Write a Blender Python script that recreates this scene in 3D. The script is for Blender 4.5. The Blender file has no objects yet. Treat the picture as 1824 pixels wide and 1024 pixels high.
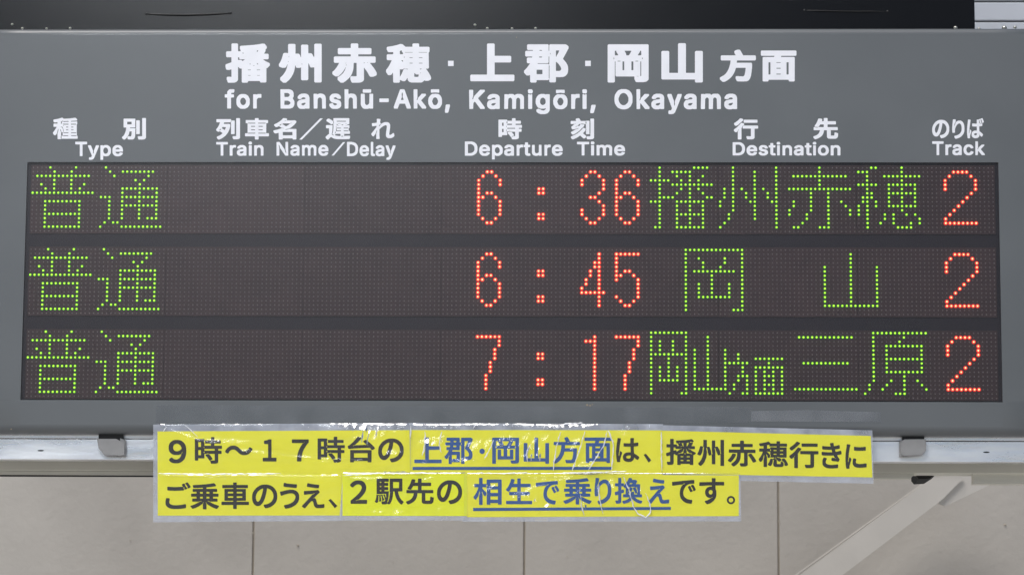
import bpy, bmesh, math, random
import numpy as np
from mathutils import Matrix, Vector, noise
from mathutils.geometry import delaunay_2d_cdt

# ------------------------------------------------------------------ camera
sc = bpy.context.scene
PITCH = 0.008            # LED pitch in metres
ZC = 2.9                 # height of the display's centre above the platform
FPX = 5800.0             # focal length in pixels of the 1824 px wide photograph
ax, ay, az = -0.15766736872261863, 0.027441910313028246, 0.001415943383485388
T = np.array([-0.3768278326167387, -1.3099573780223566, 752.6155989942747])
LINE = 19.318            # pitch of the three display lines, in LED pitches


def rotm(a, b, c):
    ca, sa, cb, sb, cc, sn = math.cos(a), math.sin(a), math.cos(b), math.sin(b), math.cos(c), math.sin(c)
    return (np.array([[cc, -sn, 0], [sn, cc, 0], [0, 0, 1]]) @ np.array([[cb, 0, sb], [0, 1, 0], [-sb, 0, cb]])
            @ np.array([[1, 0, 0], [0, ca, -sa], [0, sa, ca]]))


RT = rotm(ax, ay, az).T


def b2w(v):              # board axes (right, down, into the board) to world axes
    return np.array([v[0], v[2], -v[1]])


CAMP = b2w(-RT @ T) * PITCH + np.array([0, 0, ZC])
RIGHT, DOWN, FWD = b2w(RT[:, 0]), b2w(RT[:, 1]), b2w(RT[:, 2])
cam_d = bpy.data.cameras.new('camera')
cam = bpy.data.objects.new('camera', cam_d)
sc.collection.objects.link(cam)
cam.matrix_world = Matrix(((RIGHT[0], -DOWN[0], -FWD[0], CAMP[0]), (RIGHT[1], -DOWN[1], -FWD[1], CAMP[1]),
                           (RIGHT[2], -DOWN[2], -FWD[2], CAMP[2]), (0, 0, 0, 1)))
cam_d.sensor_width = 36
cam_d.lens = 36 * FPX / 1824
cam_d.clip_start = 0.1
cam_d.clip_end = 500
cam_d.dof.use_dof = True
cam_d.dof.focus_distance = 6.0
cam_d.dof.aperture_fstop = 9.0
sc.camera = cam

# ------------------------------------------------------------------ light
SUN_EL, SUN_AZ = math.radians(62), math.radians(-35)      # azimuth from the board's normal, left is negative
world = bpy.data.worlds.new('World')
sc.world = world
world.use_nodes = True
wn = world.node_tree
bgn = wn.nodes['Background']
sky = wn.nodes.new('ShaderNodeTexSky')
sky.sky_type = 'NISHITA'
sky.sun_disc = False
sky.sun_elevation = SUN_EL
sky.sun_rotation = math.pi + (-SUN_AZ)
sky.air_density = 1.0
sky.dust_density = 2.0
sky.ozone_density = 1.0
wn.links.new(sky.outputs[0], bgn.inputs[0])
bgn.inputs[1].default_value = 0.055
sun_d = bpy.data.lights.new('sun', 'SUN')
sun_d.energy = 1.5
sun_d.angle = math.radians(35)
sun_d.color = (1.0, 0.97, 0.94)
sun = bpy.data.objects.new('sun', sun_d)
sc.collection.objects.link(sun)
sd = Vector((math.sin(SUN_AZ) * math.cos(SUN_EL), -math.cos(SUN_AZ) * math.cos(SUN_EL), math.sin(SUN_EL)))
sun.rotation_euler = sd.to_track_quat('Z', 'Y').to_euler()
sun.location = (-1, -4, 6)
sc.view_settings.view_transform = 'Standard'
sc.view_settings.look = 'None'
sc.view_settings.gamma = 1
sc.view_settings.exposure = 0.6
sc.cycles.sample_clamp_indirect = 1.5
sc.cycles.sample_clamp_direct = 12
sc.cycles.max_bounces = 8
sc.cycles.transparent_max_bounces = 16


# ------------------------------------------------------------------ helpers
def P(px, py, Y=0.0):
    """the point of the vertical plane y=Y that the photograph shows at pixel px, py"""
    d = RIGHT * ((px - 912) / FPX) + DOWN * ((py - 512) / FPX) + FWD
    return Vector(CAMP + d * ((Y - CAMP[1]) / d[1]))


def G(u, v, Y=0.0):
    """LED column u, row v counted from the first row of the middle line"""
    return Vector(((u - 111.5) * PITCH, Y, ZC - (v - 7.5) * PITCH))


def link(o, parent=None):
    sc.collection.objects.link(o)
    if parent is not None:
        o.parent = parent
        o.matrix_parent_inverse = parent.matrix_world.inverted()
    return o


def tag(o, label=None, cat=None, group=None, kind=None):
    for k, v in (('label', label), ('category', cat), ('group', group), ('kind', kind)):
        if v:
            o[k] = v
    return o


def thing(name, loc, label, cat, group=None):
    o = bpy.data.objects.new(name, None)
    o.empty_display_size = 0.05
    o.location = loc
    sc.collection.objects.link(o)
    o.matrix_world = Matrix.Translation(Vector(loc))
    return tag(o, label, cat, group)


def obj(name, verts, faces, mat, parent=None, smooth=False):
    me = bpy.data.meshes.new(name)
    me.from_pydata([tuple(v) for v in verts], [], faces)
    me.materials.append(mat)
    if smooth:
        me.polygons.foreach_set('use_smooth', [True] * len(me.polygons))
    me.update()
    return link(bpy.data.objects.new(name, me), parent)


def bmobj(name, bm, mat, parent=None, smooth=False):
    bmesh.ops.recalc_face_normals(bm, faces=bm.faces[:])
    me = bpy.data.meshes.new(name)
    bm.to_mesh(me)
    bm.free()
    me.materials.append(mat)
    if smooth:
        me.polygons.foreach_set('use_smooth', [True] * len(me.polygons))
    return link(bpy.data.objects.new(name, me), parent)


def box(bm, x0, x1, y0, y1, z0, z1, bev=0.0, seg=2):
    r = bmesh.ops.create_cube(bm, size=1.0)
    vs = r['verts']
    for v in vs:
        v.co = Vector(((x0 + x1) / 2 + v.co.x * (x1 - x0), (y0 + y1) / 2 + v.co.y * (y1 - y0), (z0 + z1) / 2 + v.co.z * (z1 - z0)))
    if bev:
        es = list({e for v in vs for e in v.link_edges})
        bmesh.ops.bevel(bm, geom=es, offset=bev, segments=seg, affect='EDGES', profile=0.5)


def slab(bm, front, thick):
    """front: loop of points in one plane facing the camera; given thickness going back"""
    a = [bm.verts.new(p) for p in front]
    b = [bm.verts.new((p[0], p[1] + thick, p[2])) for p in front]
    bm.faces.new(a)
    bm.faces.new(b[::-1])
    n = len(a)
    for i in range(n):
        bm.faces.new((a[i], b[i], b[(i + 1) % n], a[(i + 1) % n]))


def tube(bm, pts, r, n=8):
    rings = []
    for i, p in enumerate(pts):
        p = Vector(p)
        d = (Vector(pts[min(i + 1, len(pts) - 1)]) - Vector(pts[max(i - 1, 0)])).normalized()
        a = d.orthogonal().normalized()
        b = d.cross(a)
        rings.append([bm.verts.new(p + (a * math.cos(t) + b * math.sin(t)) * r) for t in [2 * math.pi * k / n for k in range(n)]])
    for i in range(len(rings) - 1):
        for k in range(n):
            bm.faces.new((rings[i][k], rings[i][(k + 1) % n], rings[i + 1][(k + 1) % n], rings[i + 1][k]))
    bm.faces.new(rings[0])
    bm.faces.new(rings[-1][::-1])


def mat(name, col, rough=0.6, metal=0.0, var=0.0, vscale=8.0, bump=0.0, bscale=200.0, spec=None, stretch=(1, 1, 1), rvar=0.0, coat=0.0):
    m = bpy.data.materials.new(name)
    m.use_nodes = True
    nt = m.node_tree
    b = nt.nodes['Principled BSDF']
    b.inputs['Base Color'].default_value = (*col, 1)
    b.inputs['Roughness'].default_value = rough
    b.inputs['Metallic'].default_value = metal
    if coat:
        b.inputs['Coat Weight'].default_value = coat
        b.inputs['Coat Roughness'].default_value = 0.13
    if spec is not None:
        b.inputs['Specular IOR Level'].default_value = spec
    tc = nt.nodes.new('ShaderNodeTexCoord')
    mp = nt.nodes.new('ShaderNodeMapping')
    mp.inputs['Scale'].default_value = stretch
    nt.links.new(tc.outputs['Object'], mp.inputs[0])
    if var or rvar:
        n = nt.nodes.new('ShaderNodeTexNoise')
        n.inputs['Scale'].default_value = vscale
        n.inputs['Detail'].default_value = 6
        nt.links.new(mp.outputs[0], n.inputs['Vector'])
        if var:
            r = nt.nodes.new('ShaderNodeMapRange')
            r.inputs[1].default_value = 0.3
            r.inputs[2].default_value = 0.7
            r.inputs[3].default_value = 1 - var
            r.inputs[4].default_value = 1 + var
            nt.links.new(n.outputs[0], r.inputs[0])
            mx = nt.nodes.new('ShaderNodeVectorMath')
            mx.operation = 'SCALE'
            mx.inputs[0].default_value = col
            nt.links.new(r.outputs[0], mx.inputs['Scale'])
            nt.links.new(mx.outputs[0], b.inputs['Base Color'])
        if rvar:
            r = nt.nodes.new('ShaderNodeMapRange')
            r.inputs[1].default_value = 0.3
            r.inputs[2].default_value = 0.7
            r.inputs[3].default_value = max(0.02, rough - rvar)
            r.inputs[4].default_value = rough + rvar
            nt.links.new(n.outputs[0], r.inputs[0])
            nt.links.new(r.outputs[0], b.inputs['Roughness'])
    if bump:
        n = nt.nodes.new('ShaderNodeTexNoise')
        n.inputs['Scale'].default_value = bscale
        n.inputs['Detail'].default_value = 4
        nt.links.new(mp.outputs[0], n.inputs['Vector'])
        bp = nt.nodes.new('ShaderNodeBump')
        bp.inputs['Strength'].default_value = 1.0
        bp.inputs['Distance'].default_value = bump
        nt.links.new(n.outputs[0], bp.inputs['Height'])
        nt.links.new(bp.outputs[0], b.inputs['Normal'])
    return m


def emis(name, col, k):
    m = bpy.data.materials.new(name)
    m.use_nodes = True
    nt = m.node_tree
    b = nt.nodes['Principled BSDF']
    b.inputs['Base Color'].default_value = (0.02, 0.02, 0.02, 1)
    b.inputs['Emission Color'].default_value = (*col, 1)
    b.inputs['Emission Strength'].default_value = k
    b.inputs['Specular IOR Level'].default_value = 0.05
    tc = nt.nodes.new('ShaderNodeTexCoord')
    n = nt.nodes.new('ShaderNodeTexNoise')
    n.inputs['Scale'].default_value = 90
    r = nt.nodes.new('ShaderNodeMapRange')
    r.inputs[1].default_value = 0.3
    r.inputs[2].default_value = 0.7
    r.inputs[3].default_value = k * 0.84
    r.inputs[4].default_value = k * 1.16
    nt.links.new(tc.outputs['Object'], n.inputs['Vector'])
    nt.links.new(n.outputs[0], r.inputs[0])
    nt.links.new(r.outputs[0], b.inputs['Emission Strength'])
    b.inputs['Roughness'].default_value = 0.9
    return m


def film(name, haze, rough, ior=1.5, bump=0.0, bscale=60, tint=(0.85, 0.87, 0.92), streak=False):
    """clear sheet: mostly see-through, a little milky, with a glossy face"""
    m = bpy.data.materials.new(name)
    m.use_nodes = True
    nt = m.node_tree
    nt.nodes.clear()
    out = nt.nodes.new('ShaderNodeOutputMaterial')
    tr = nt.nodes.new('ShaderNodeBsdfTransparent')
    df = nt.nodes.new('ShaderNodeBsdfDiffuse')
    df.inputs[0].default_value = (*tint, 1)
    gl = nt.nodes.new('ShaderNodeBsdfGlossy')
    gl.inputs['Roughness'].default_value = rough
    fr = nt.nodes.new('ShaderNodeFresnel')
    fr.inputs[0].default_value = ior
    m1 = nt.nodes.new('ShaderNodeMixShader')
    m1.inputs[0].default_value = haze
    m2 = nt.nodes.new('ShaderNodeMixShader')
    nt.links.new(tr.outputs[0], m1.inputs[1])
    nt.links.new(df.outputs[0], m1.inputs[2])
    nt.links.new(fr.outputs[0], m2.inputs[0])
    nt.links.new(m1.outputs[0], m2.inputs[1])
    nt.links.new(gl.outputs[0], m2.inputs[2])
    nt.links.new(m2.outputs[0], out.inputs[0])
    if bump or streak:
        tc = nt.nodes.new('ShaderNodeTexCoord')
        n = nt.nodes.new('ShaderNodeTexNoise')
        n.inputs['Scale'].default_value = bscale
        n.inputs['Detail'].default_value = 5
        nt.links.new(tc.outputs['Object'], n.inputs['Vector'])
        if bump:
            bp = nt.nodes.new('ShaderNodeBump')
            bp.inputs['Distance'].default_value = bump
            nt.links.new(n.outputs[0], bp.inputs['Height'])
            nt.links.new(bp.outputs[0], gl.inputs['Normal'])
            nt.links.new(bp.outputs[0], fr.inputs['Normal'])
        if streak:
            r = nt.nodes.new('ShaderNodeMapRange')
            r.inputs[1].default_value = 0.3
            r.inputs[2].default_value = 0.7
            r.inputs[3].default_value = haze * 0.6
            r.inputs[4].default_value = haze * 1.4
            nt.links.new(n.outputs[0], r.inputs[0])
            nt.links.new(r.outputs[0], m1.inputs[0])
    return m


M_CASE = mat('grey_paint', (0.118, 0.126, 0.131), 0.45, spec=0.4, coat=0.45, var=0.08, vscale=3.5, bump=0.00005, bscale=500, rvar=0.05)
M_WHITE = mat('white_vinyl', (0.84, 0.84, 0.88), 0.5, var=0.03, vscale=30)
M_BACK = mat('display_backing', (0.036, 0.026, 0.033), 0.6, spec=0.2, var=0.08, vscale=15)
M_MODULE = mat('module_face', (0.078, 0.046, 0.047), 0.6, spec=0.2, var=0.1, vscale=25)
_nt = M_MODULE.node_tree
_oi = _nt.nodes.new('ShaderNodeObjectInfo')
_mr = _nt.nodes.new('ShaderNodeMapRange')
_mr.inputs[3].default_value = 0.9
_mr.inputs[4].default_value = 1.1
_vm = _nt.nodes.new('ShaderNodeVectorMath')
_vm.operation = 'SCALE'
_bs = _nt.nodes['Principled BSDF']
_src = _bs.inputs['Base Color'].links[0].from_socket
_nt.links.new(_oi.outputs['Random'], _mr.inputs[0])
_nt.links.new(_src, _vm.inputs[0])
_nt.links.new(_mr.outputs[0], _vm.inputs['Scale'])
_nt.links.new(_vm.outputs[0], _bs.inputs['Base Color'])
M_LED = mat('unlit_led', (0.22, 0.175, 0.17), 0.6, spec=0.2, var=0.25, vscale=160)
M_PANE = film('acrylic_pane', 0.004, 0.3, ior=1.36)
M_GREEN = emis('green_led_core', (0.42, 0.95, 0.04), 1.5)
M_GREEN2 = emis('green_led_halo', (0.04, 0.30, 0.004), 0.8)  # dim emissive dome painting the glow halo around each green dot
M_RED = emis('red_led_core', (1.0, 0.52, 0.24), 1.6)
M_RED2 = emis('red_led_halo', (0.88, 0.022, 0.014), 0.95)  # red glow halo, painted as an emissive dome around the core
M_BLACK = mat('black_gloss_paint', (0.003, 0.003, 0.004), 0.30, spec=0.22, var=0.1, vscale=10, bump=0.00004, bscale=400)
M_WIRE = mat('black_wire', (0.006, 0.006, 0.006), 0.4)
M_SCREW = mat('screw_metal', (0.55, 0.54, 0.48), 0.3, metal=0.7)
M_ALU = mat('brushed_aluminium', (0.96, 0.96, 0.99), 0.30, metal=0.85, var=0.10, vscale=6, bump=0.0006, bscale=14, stretch=(1, 1, 5), rvar=0.12)
M_CLIP = mat('clip_grey_steel', (0.27, 0.265, 0.26), 0.55, var=0.08, vscale=40)
M_BEAM = mat('beam_paint', (0.66, 0.64, 0.56), 0.6, var=0.06, vscale=6, bump=0.0002, bscale=60)
M_BRACE = mat('brace_paint', (0.62, 0.59, 0.54), 0.6, var=0.06, vscale=7, bump=0.0002, bscale=60)
M_WALL = mat('wall_concrete', (0.50, 0.47, 0.425), 0.85, var=0.07, vscale=5, bump=0.0012, bscale=60)
M_JOINT = mat('joint_sealant', (0.42, 0.375, 0.31), 0.8, var=0.15, vscale=12)
M_SIDING = mat('siding_metal', (0.52, 0.54, 0.58), 0.4, var=0.05, vscale=6)
M_DARK = mat('dark_gap_and_shade', (0.012, 0.012, 0.012), 0.9)  # near black for gaps and for painted shade
M_YELLOW = mat('yellow_paper', (0.88, 0.84, 0.03), 0.7, var=0.03, vscale=20)
M_YELLOW2 = mat('bright_yellow_paper', (0.86, 0.90, 0.01), 0.7, var=0.03, vscale=20)
M_INK = mat('black_ink', (0.018, 0.015, 0.010), 0.6)
M_BLUE = mat('blue_ink', (0.025, 0.09, 0.30), 0.6)
M_LAMI = film('laminate_haze', 0.42, 0.25, streak=True, bscale=25, tint=(0.72, 0.75, 0.84))
M_FILM = film('clear_film', 0.002, 0.145, ior=1.76, bump=0.0006, bscale=130)
M_CREASE_GLINT = film('crease_glint_film', 0.8, 0.38, ior=2.6, tint=(0.95, 0.96, 1.0))  # milky white that paints glints along the creases
M_TAPE = film('clear_tape', 0.055, 0.2, streak=True, bscale=20)
M_TAPE2 = film('milky_tape', 0.10, 0.3, streak=True, bscale=20)
M_GROUND = mat('platform_concrete', (0.50, 0.48, 0.44), 0.9, var=0.1, vscale=0.8, bump=0.002, bscale=30)
M_TUBE = emis('lit_tube', (0.93, 0.97, 1.0), 84)
M_LAMPBOX = mat('lamp_housing', (0.7, 0.7, 0.7), 0.4)
M_DIRT = mat('tan_dirt', (0.30, 0.24, 0.17), 0.9)

# ------------------------------------------------------------------ glyph outlines (two base-90 digits per coordinate)
A = ''.join(chr(c) for c in range(35, 127) if chr(c) not in "\\'\"")
B = len(A)
GLY = {}
GLY['H播'] = '%.%@%8%3%9%)%7%%%3$~%3$u%,$g%.$f%>$f%A$c%B$a%B$L%A$J%>$G%*$G%($F%*$C%3$=%D$4%G$1%H$/%G$$%<#t%8#s%7#r%7#*%6#(%4#%%2#$$w#$$u#%$s#($r#,$q#-$:#-$8#,$7#&$4###y###w#$#u#&#t#)#t#o#s#p#k#q#d#y#c#y#b#w#b#5#`#/#X#(#Q#$#J###3###1#$#.#(#-#.#*#5#*#@#.#D#<#D#?#C#A#D#A#k#@#l#6#i#*#j#(#l#%#p###{##$)#$$+#)$.#A$7#A$P#@$R#+$R#($U#&$W#&$n#($p#+$s#?$s#A$t#A%=#B%?#D%A#F%B#]%B#_%A#a%?#b%=#b$t#d$s#n$s#p$t#n$w#k%%#k%0#l%2#o%5$S%:$p%>$}%A $D#K$D#L$B#L$9#L$8#K$8#J$:#J$C#J $r#K$r#L$p#L$e#L$d#K$d#J$f#J$q#J $7#j$7#h$8#h$D#h$E#i$E#k$D#k$8#k $s#i$s#k$r#k$d#k$c#j$c#h$d#h$r#h $X$%$U$&$Q$&$O$%$R$$$V$$ $?$-$@$,$C$,$D$.$C$1$B$1 $e$3$d$2$d$-$f$,$k$-$k$. $($F$%$G#l$G#h$K#h$Q#g$R#c$R#b$Q#b$E#c$C#g$D#r$D#u$A#w$= #z$n#y$l#y$g#z$f#|$f#}$g $e$n$j$w$j$x$i$y$d$w$d$p'
GLY['H州'] = '%6%?%9%<%9%:%9#+%8#(%4#$$v#$$q#)$q#v$p#w$b#v$`#w$]#z$Y$*$U$2$T$/$T#6$Q#2$O#1$7#1$2#5$2#u$1#v$+#t#y#t#u#x#s$%#q#~#p#r#l#`#g#Q#_#A#T#3#E###9###7#$#*#2#*#>#+#@#7#M#A#^#E#g#J#v#L$&#M$)#M$.#F#y#B#u#?#t#5#t#(#y###}##$-#+$:#1$I#8$f#=$j#H$j#N$h#O$i#O%9#P%<#S%?#U%?#n%?#r%<#s%9#s$g#t$f$%$f$($e$,$`$1$Q$2$R$2$U$2%6$5%:$7%;$O%;$S%8$T%6$T$i$U$h$b$h$d$g$g$d$n$U$p$S$q$V$q%<$v%@%4%@ $6$2$5$/$6$-$6$*$7$*$7$0 #O$7#Q$9#Q$=#P$=#O$; #S$Q#T$S#T$Y#S$Y#S$V#R$T'
GLY['H赤'] = '%(%*%+%%%+$i%&$d$G$d$F$c$F$Y$H$X%:$X%>$U%?$R%?$:%>$8%:$5%%$5%#$4%7#t%C#^%D#X%D#O%C#M%@#J%3#D%%#D$|#I$r#_$c#v$b#s$b#4$`#/$X#($P#$$H##$)##$$#(#{#6#{#C#~#F$$#G$<#G$=#G$>#I$>$4$<$5$1$5$0$4$/#t$-#g$(#U#|#G#t#<#f#.#X###M###K#$#=#3#=#@#@#C#K#K#T#T#X#Y#a#i#e#w#d#x#^#k#R#Y#M#S#@#F#3#F#(#N###S###_#-#h#8#w#A$-#D$4#B$5#0$5#,$8#+$:#+$T#0$X#|$X#}$Y#}$b#}$c#{$d#B$d#>$i#>%%#?%(#C%+#|%+#}%-#}%@$%%D$(%D$A%D$C%C$F%?$F%-$G%+%$%+ #g$&#h$&#i$*#h$,#g$,#f$* #b$5#g$2#g$5 $g$6$a$6$a$3$b$3$g$5 $p$7$s$6$v$7$s$8'
GLY['H穂'] = '%F#6%C#3%9#.%,#.%(#1$z#($t#$$D#$$:#($4#.$1#6$1#<$0#>$*#3$##,#u#,#h#3#g#2#g#(#c###K###I#$#G#&#F#)#E#Z#E#[#>#P#;#M#0#L#.#M#,#O###^###i#1#}#;$8#?$A#=$B#+$B#($E#&$G#&$_#+$c#D$c#E$c#F$e#F$n#E$o#=$n#0$n#.$o#,$q#&$|#&%+#(%-#+%0#C%4#W%9#i%?#s%>$&%0$G%0$H%2$H%>$K%A$M%B$d%B$f%A$i%>$i%2$j%0%;%0%=%/%?%-%@%+%@$r%?$o%<$l%=#u%<#s%9#p%0#p%/#o%;#]%D#J%G#B%G#8 $Q#W$Q#F$R#D$X#C$a#C$f#E$g#J$g#O$f#P$Z#P$S#W #h#E#l#K#q#W#x#k#{#n$)#n$0#l$2#n$3#o#y#p#t#l#k#l#g#m#g#G $n#W$q#W$r#X$p#Z$m#X $l#o$o#l$p#l$v#o$v#p$s#p$m#p $:$3$:$1$;$1$H$1$I$2$I$4$H$4$;$4 $y$3$x$4$i$4$h$4$h$2$i$1$x$1$y$1 #u$:#v$;#v$A#t$B#o$B#o$? #|$M#}$P#}$U#|$W#{$T#{$O $:$P$:$N$;$N$H$N$I$O$I$Q$H$Q$;$Q $y$O$y$Q$x$Q$i$Q$h$P$h$N$i$N$x$N #o$x#g$u#g$e#h$c#t$c#v$d#v$k#s$m#q$o#p$w #~$m$%$l$H$l$I$l$J$m$I$n$H$n$$$n %5$m%2$n$i$n$g$n$g$m$g$l$i$l%3$l'
GLY['H上'] = '###(###B#(#G#r#G#t#H#t%1#t%3#x%7$8%7$=%3$=$R$>$P%,$P%1$L%1$2%-$-$?$-$=$,$=#I$=#H$?#G%<#G%@#C%@#A%@#)%<###*###(##'
GLY['H郡'] = '%F%.%G%,%G$~%=$i%,$F%6$:%=$0%B$%%D#z%E#o%E#e%D#b%D#Z%A#R%>#M%7#F%1#C%*#A$|#A$x#@$f#A$e#?$e#)$a#$$I#$$G#%$D#)$D#3$C#5$@#2$>#1#c#1#b#0#b#(#^###G###E#$#C#&#B#)#A#M#<#I#1#I#-#M#$#W###Y#$#d#+#j#2#r#;$##A$.#?$/#6$/#3$2#2$4#2$I#6$M#J$M#L$O#L$Q#K$R#.$R#*$V#*$l#+$n#-$p#/$q#M$q#O$r#O$t#N$u#8$u#6$v#4$x#3$z#3%3#4%5#6%7#8%8$=%8$A%4$A$s$A$q$B$q$D$q$D$r$D%4$H%8%8%8%;%7%B%2 $D$$$C$$$B#|$B#<$C#8$D#8$E#<$E#| #b#g#b#R#c#P#|#P#~#Q#~#f#}#h#d#h $f$6$e$4$e#c$g#b$t#b$y#c$}#g%##l$|#w$r$+$i$5 #g$-#g$,#i$,$>$,$@$+$C$($D$+$D$R$B$R$A$Q$A$4$@$2$>$0$<$/#i$/#h$/ #|$N#|$Q#{$R#p$R#n$Q#n$N#o$M#z$M $f$P$s$k$u$s$g$s$e$r$e$S $I$^$J$`$J$e$I$f$H$d$H$_ #|$s#|$t#z$u#q$u#p$s#p$r#r$q#{$q'
GLY['H岡'] = '%0%6%1%3%1#8%0#3%.#0%(#*$z#&$s#%$R#%$M#*$H#6$H#C$G#D#M#D#I#I#I$8#I$9#G$9#F$9#F$7#F#(#A###)###&#$###(###*##%3#$%6#(%9#*%9%+%9%-%9 $Q#F$Q#E$V#E$Y#D$]#E$Z#F $f#F$h#G$i#I$i$7$i$8$g$9$e$8$e#J$d#G #r#f#s#h#s$8#r$9#l$9#k$8#k#g#l#f $;#f$B#f$C#g$C$8$B$9$;$9$:$8$:#h #R$:#U$9#_$9#b$:#b$;#_$<#U$<#R$; $[$:$[$;$X$<$O$<$L$;$L$:$O$9$X$9 #A$D#B$D#C$G#C$L#B$N#A$N#@$K#@$F $n$E$o$E$p$G$p$K$o$M$n$M$m$K$m$G #G$r#F$p#F$Z#H$Y#U$Y#V$Z#T$`#M$l#M$q#L$r $:$q$8$r#w$r#u$q#|$b#}$Z$#$Y$-$Y$/$Z $h$r$d$r$c$q$c$m$Y$]$X$Z$Y$Y$g$Y$i$Z$i$p'
GLY['H山'] = '%$#$$~##$d##$`#($`#3$^#4#*#4#&#5###8###:##$m#$$p#)$s#B$s#G$o#G#X#I#W#n#W#o#Y#o%<#q%?#t%A$2%A$4%@$7%=$7%;$7#X$9#W$^#W$_#W$`#Y$`$o$e$s$~$s%$$r%($o%($m%(#*%(#('
GLY['H方'] = '#2#$###4###@#(#D#:#O#E#Z#N#i#U#x#Z$-#`$B#b$V#b$W#`$X#-$X#)$^#)$v#,$z#/${$#${$#$}#x%0#x%<#}%A$,%E$0%F$9%F$;%F$?%B$B%<$K%*$M%$$N$|$O${%9${%=$x%>$v%>$^%:$X$.$X$,$W$+$N$+$J$,$I%#$I%($E%)$1%($-%(#~%&#{%%#h$}#K$x#;$u#5$p#.$g#($b#&$U#&$R#%$/#&$*#+$&#3$##;$##F$)#J$5#J$8#I$G#I$M#H$S#J$U#N$X#U$[#f$_$$$_$%$]$&$($&$%$%#{#l#v#_#n#O#g#D#Y#6#N#-#C#%#>###4##'
GLY['H面'] = '#1#$#.#(#.#*#.$d#3$h#p$h#r$j#s$n#p$o#($o##$t##%1#$%3#(%6#*%6%7%6%:%5%=%1%=$t%9$o$A$o$?$n$>$i$@$h%.$h%3$d%3#*%2#&%.##$p##$k#($k#.$i#/#R#/#P#.#P#(#L###3## #Z$E#Q$E#P$D#P#S#Q#Q#Z#Q#[#R#[$C $<#S$<#U$:#V$$#V$##V#~#T#~#R$$#Q$:#Q$;#Q $j$E$a$E$_$D$_#S$`#Q$i#Q$k#R$k$C $<#y$<#{$:#|$$#|$##|#~#z#~#x$$#w$:#w$;#w $<$C$<$D$:$E$$$E$#$E#~$C#~$B$$$A$:$A$;$A'
GLY['S種'] = '%4%=%@%0%@%%%=$~%;$}%5$}%1$|%-$}%$${${$|$n$z$h${$g$y$g$t$g$s$j$s$m$t%-$u%;$w%>$v%A$s%A$^%@$[%=$X%=#g%;#b%>#^%>#I%;#G%4#I$i#I$h#G$h#C$i#B%4#B%<#E%A#E%D#B%E#@%E#,%D#*%A#(%?#(#o#(#m#*#o#1#o#<#m#B#o#E#y#E$%#B$L#B$N#C$N#G$L#I$%#I#z#G#x#J#x#^#y#a#{#c$(#_$M#_$O#`$O#d$M#f$)#f#}#c#y#f#q#f#n#i#j#z#h$$#e$*#c$,#c$)#d#}#k#h#k#C#h#<#h#1#k#*#k#(#i#$#f###O###M#$#K#(#K#[#S#|#S$.#R$.#M#|#F#]#?#Q#:#K#8#J#/#J#,#M###[###f#,#q#5$##C$?#C$@#A$A#,$A#)$C#($F#($]#*$`#,$a#I$a#J$a#K$c#J$n#F$n#<$l#0$l#.$m#+$p#&$z#&%(#(%*#*%-#F%2#V%6#n%>#w%>$%%5$7%5$:%6$E%6$H%7$[%8$z%<%&%>%2%> %9#b%5#e%2#f$h#f$g#e$g#c$g#_$i#_%3#_ #|#l$##m$%#r$&#z#z$5#y$@#o$A#i$C#h$B#h$@#o$=#v$6#z$+$##y#{#p#{#m $:$$$:#|$;#{$L#{$N#|$N$$$L$&$;$& $|$$$z$&$i$&$h$$$h#|$i#{$z#{$|#| $:$@$:$<$;$;$L$;$N$<$N$@$L$B$;$B $|$@$z$B$i$B$h$@$h$<$i$;$z$;$|$< $#$I$&$K$&$M$&$P$#$R#}$P#}$N#}$K $P$W$P$]$N$_#~$_#z$`#w$]#z$Z$#$Z$$$V$%$V$N$V %9$Y%7$]%1$_$g$_$f$]$f$W$g$V%1$V%7$X $P$x$O$z$M$z$H$y$9$y$6$x$2$y$*$y#~$w#|$x#z$|#x$}#s$x#l$w#j$u#j$`#q$`#r$r#t$u#}$t$*$q$2$q$6$r$N$r$P$s'
GLY['S別'] = '$6%8$9%6$:%4$:$}$9$y$9$F$:$@$7$>$5$=#i$=#h$<#h$:#h$6#i$6$7$6$9$5$<$2$:$,$;$%$:#}$:#m$9#i$9#a$:#]$9#X$9#P$7#@$3#2$2#0$+#(#}#$#W#$#U#(#S#*#S#.#P#6#R#:#S#B#O#@#L#5#H#0#=#$#;###2#####1###:#$#<#1#J#5#P#<#_#C#w#F$.#G$:#G$<#E$=#4$=#1$@#1%4#3%7#5%8 %4%>%8%<%9%8%9#:%8#2%4#-%2#*%,#&%$#$$t##$V##$S#($N#6$N#@$O#B$R#D$r#D$t#F$t%:$v%=$x%> #v#s#d#s#`#]#Z#N#U#D#h#C#l#B#q#D#s#L#u#X#v#m#w#o $D%($Z%($^%%$`%#$`#]$^#Z$Z#X$D#X$A#Z$@#]$A#c$A$%$B$*$@$4$@$B$A$F$A$y$@%#$B%% #v$]#u$u#P$u#P$['
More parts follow.
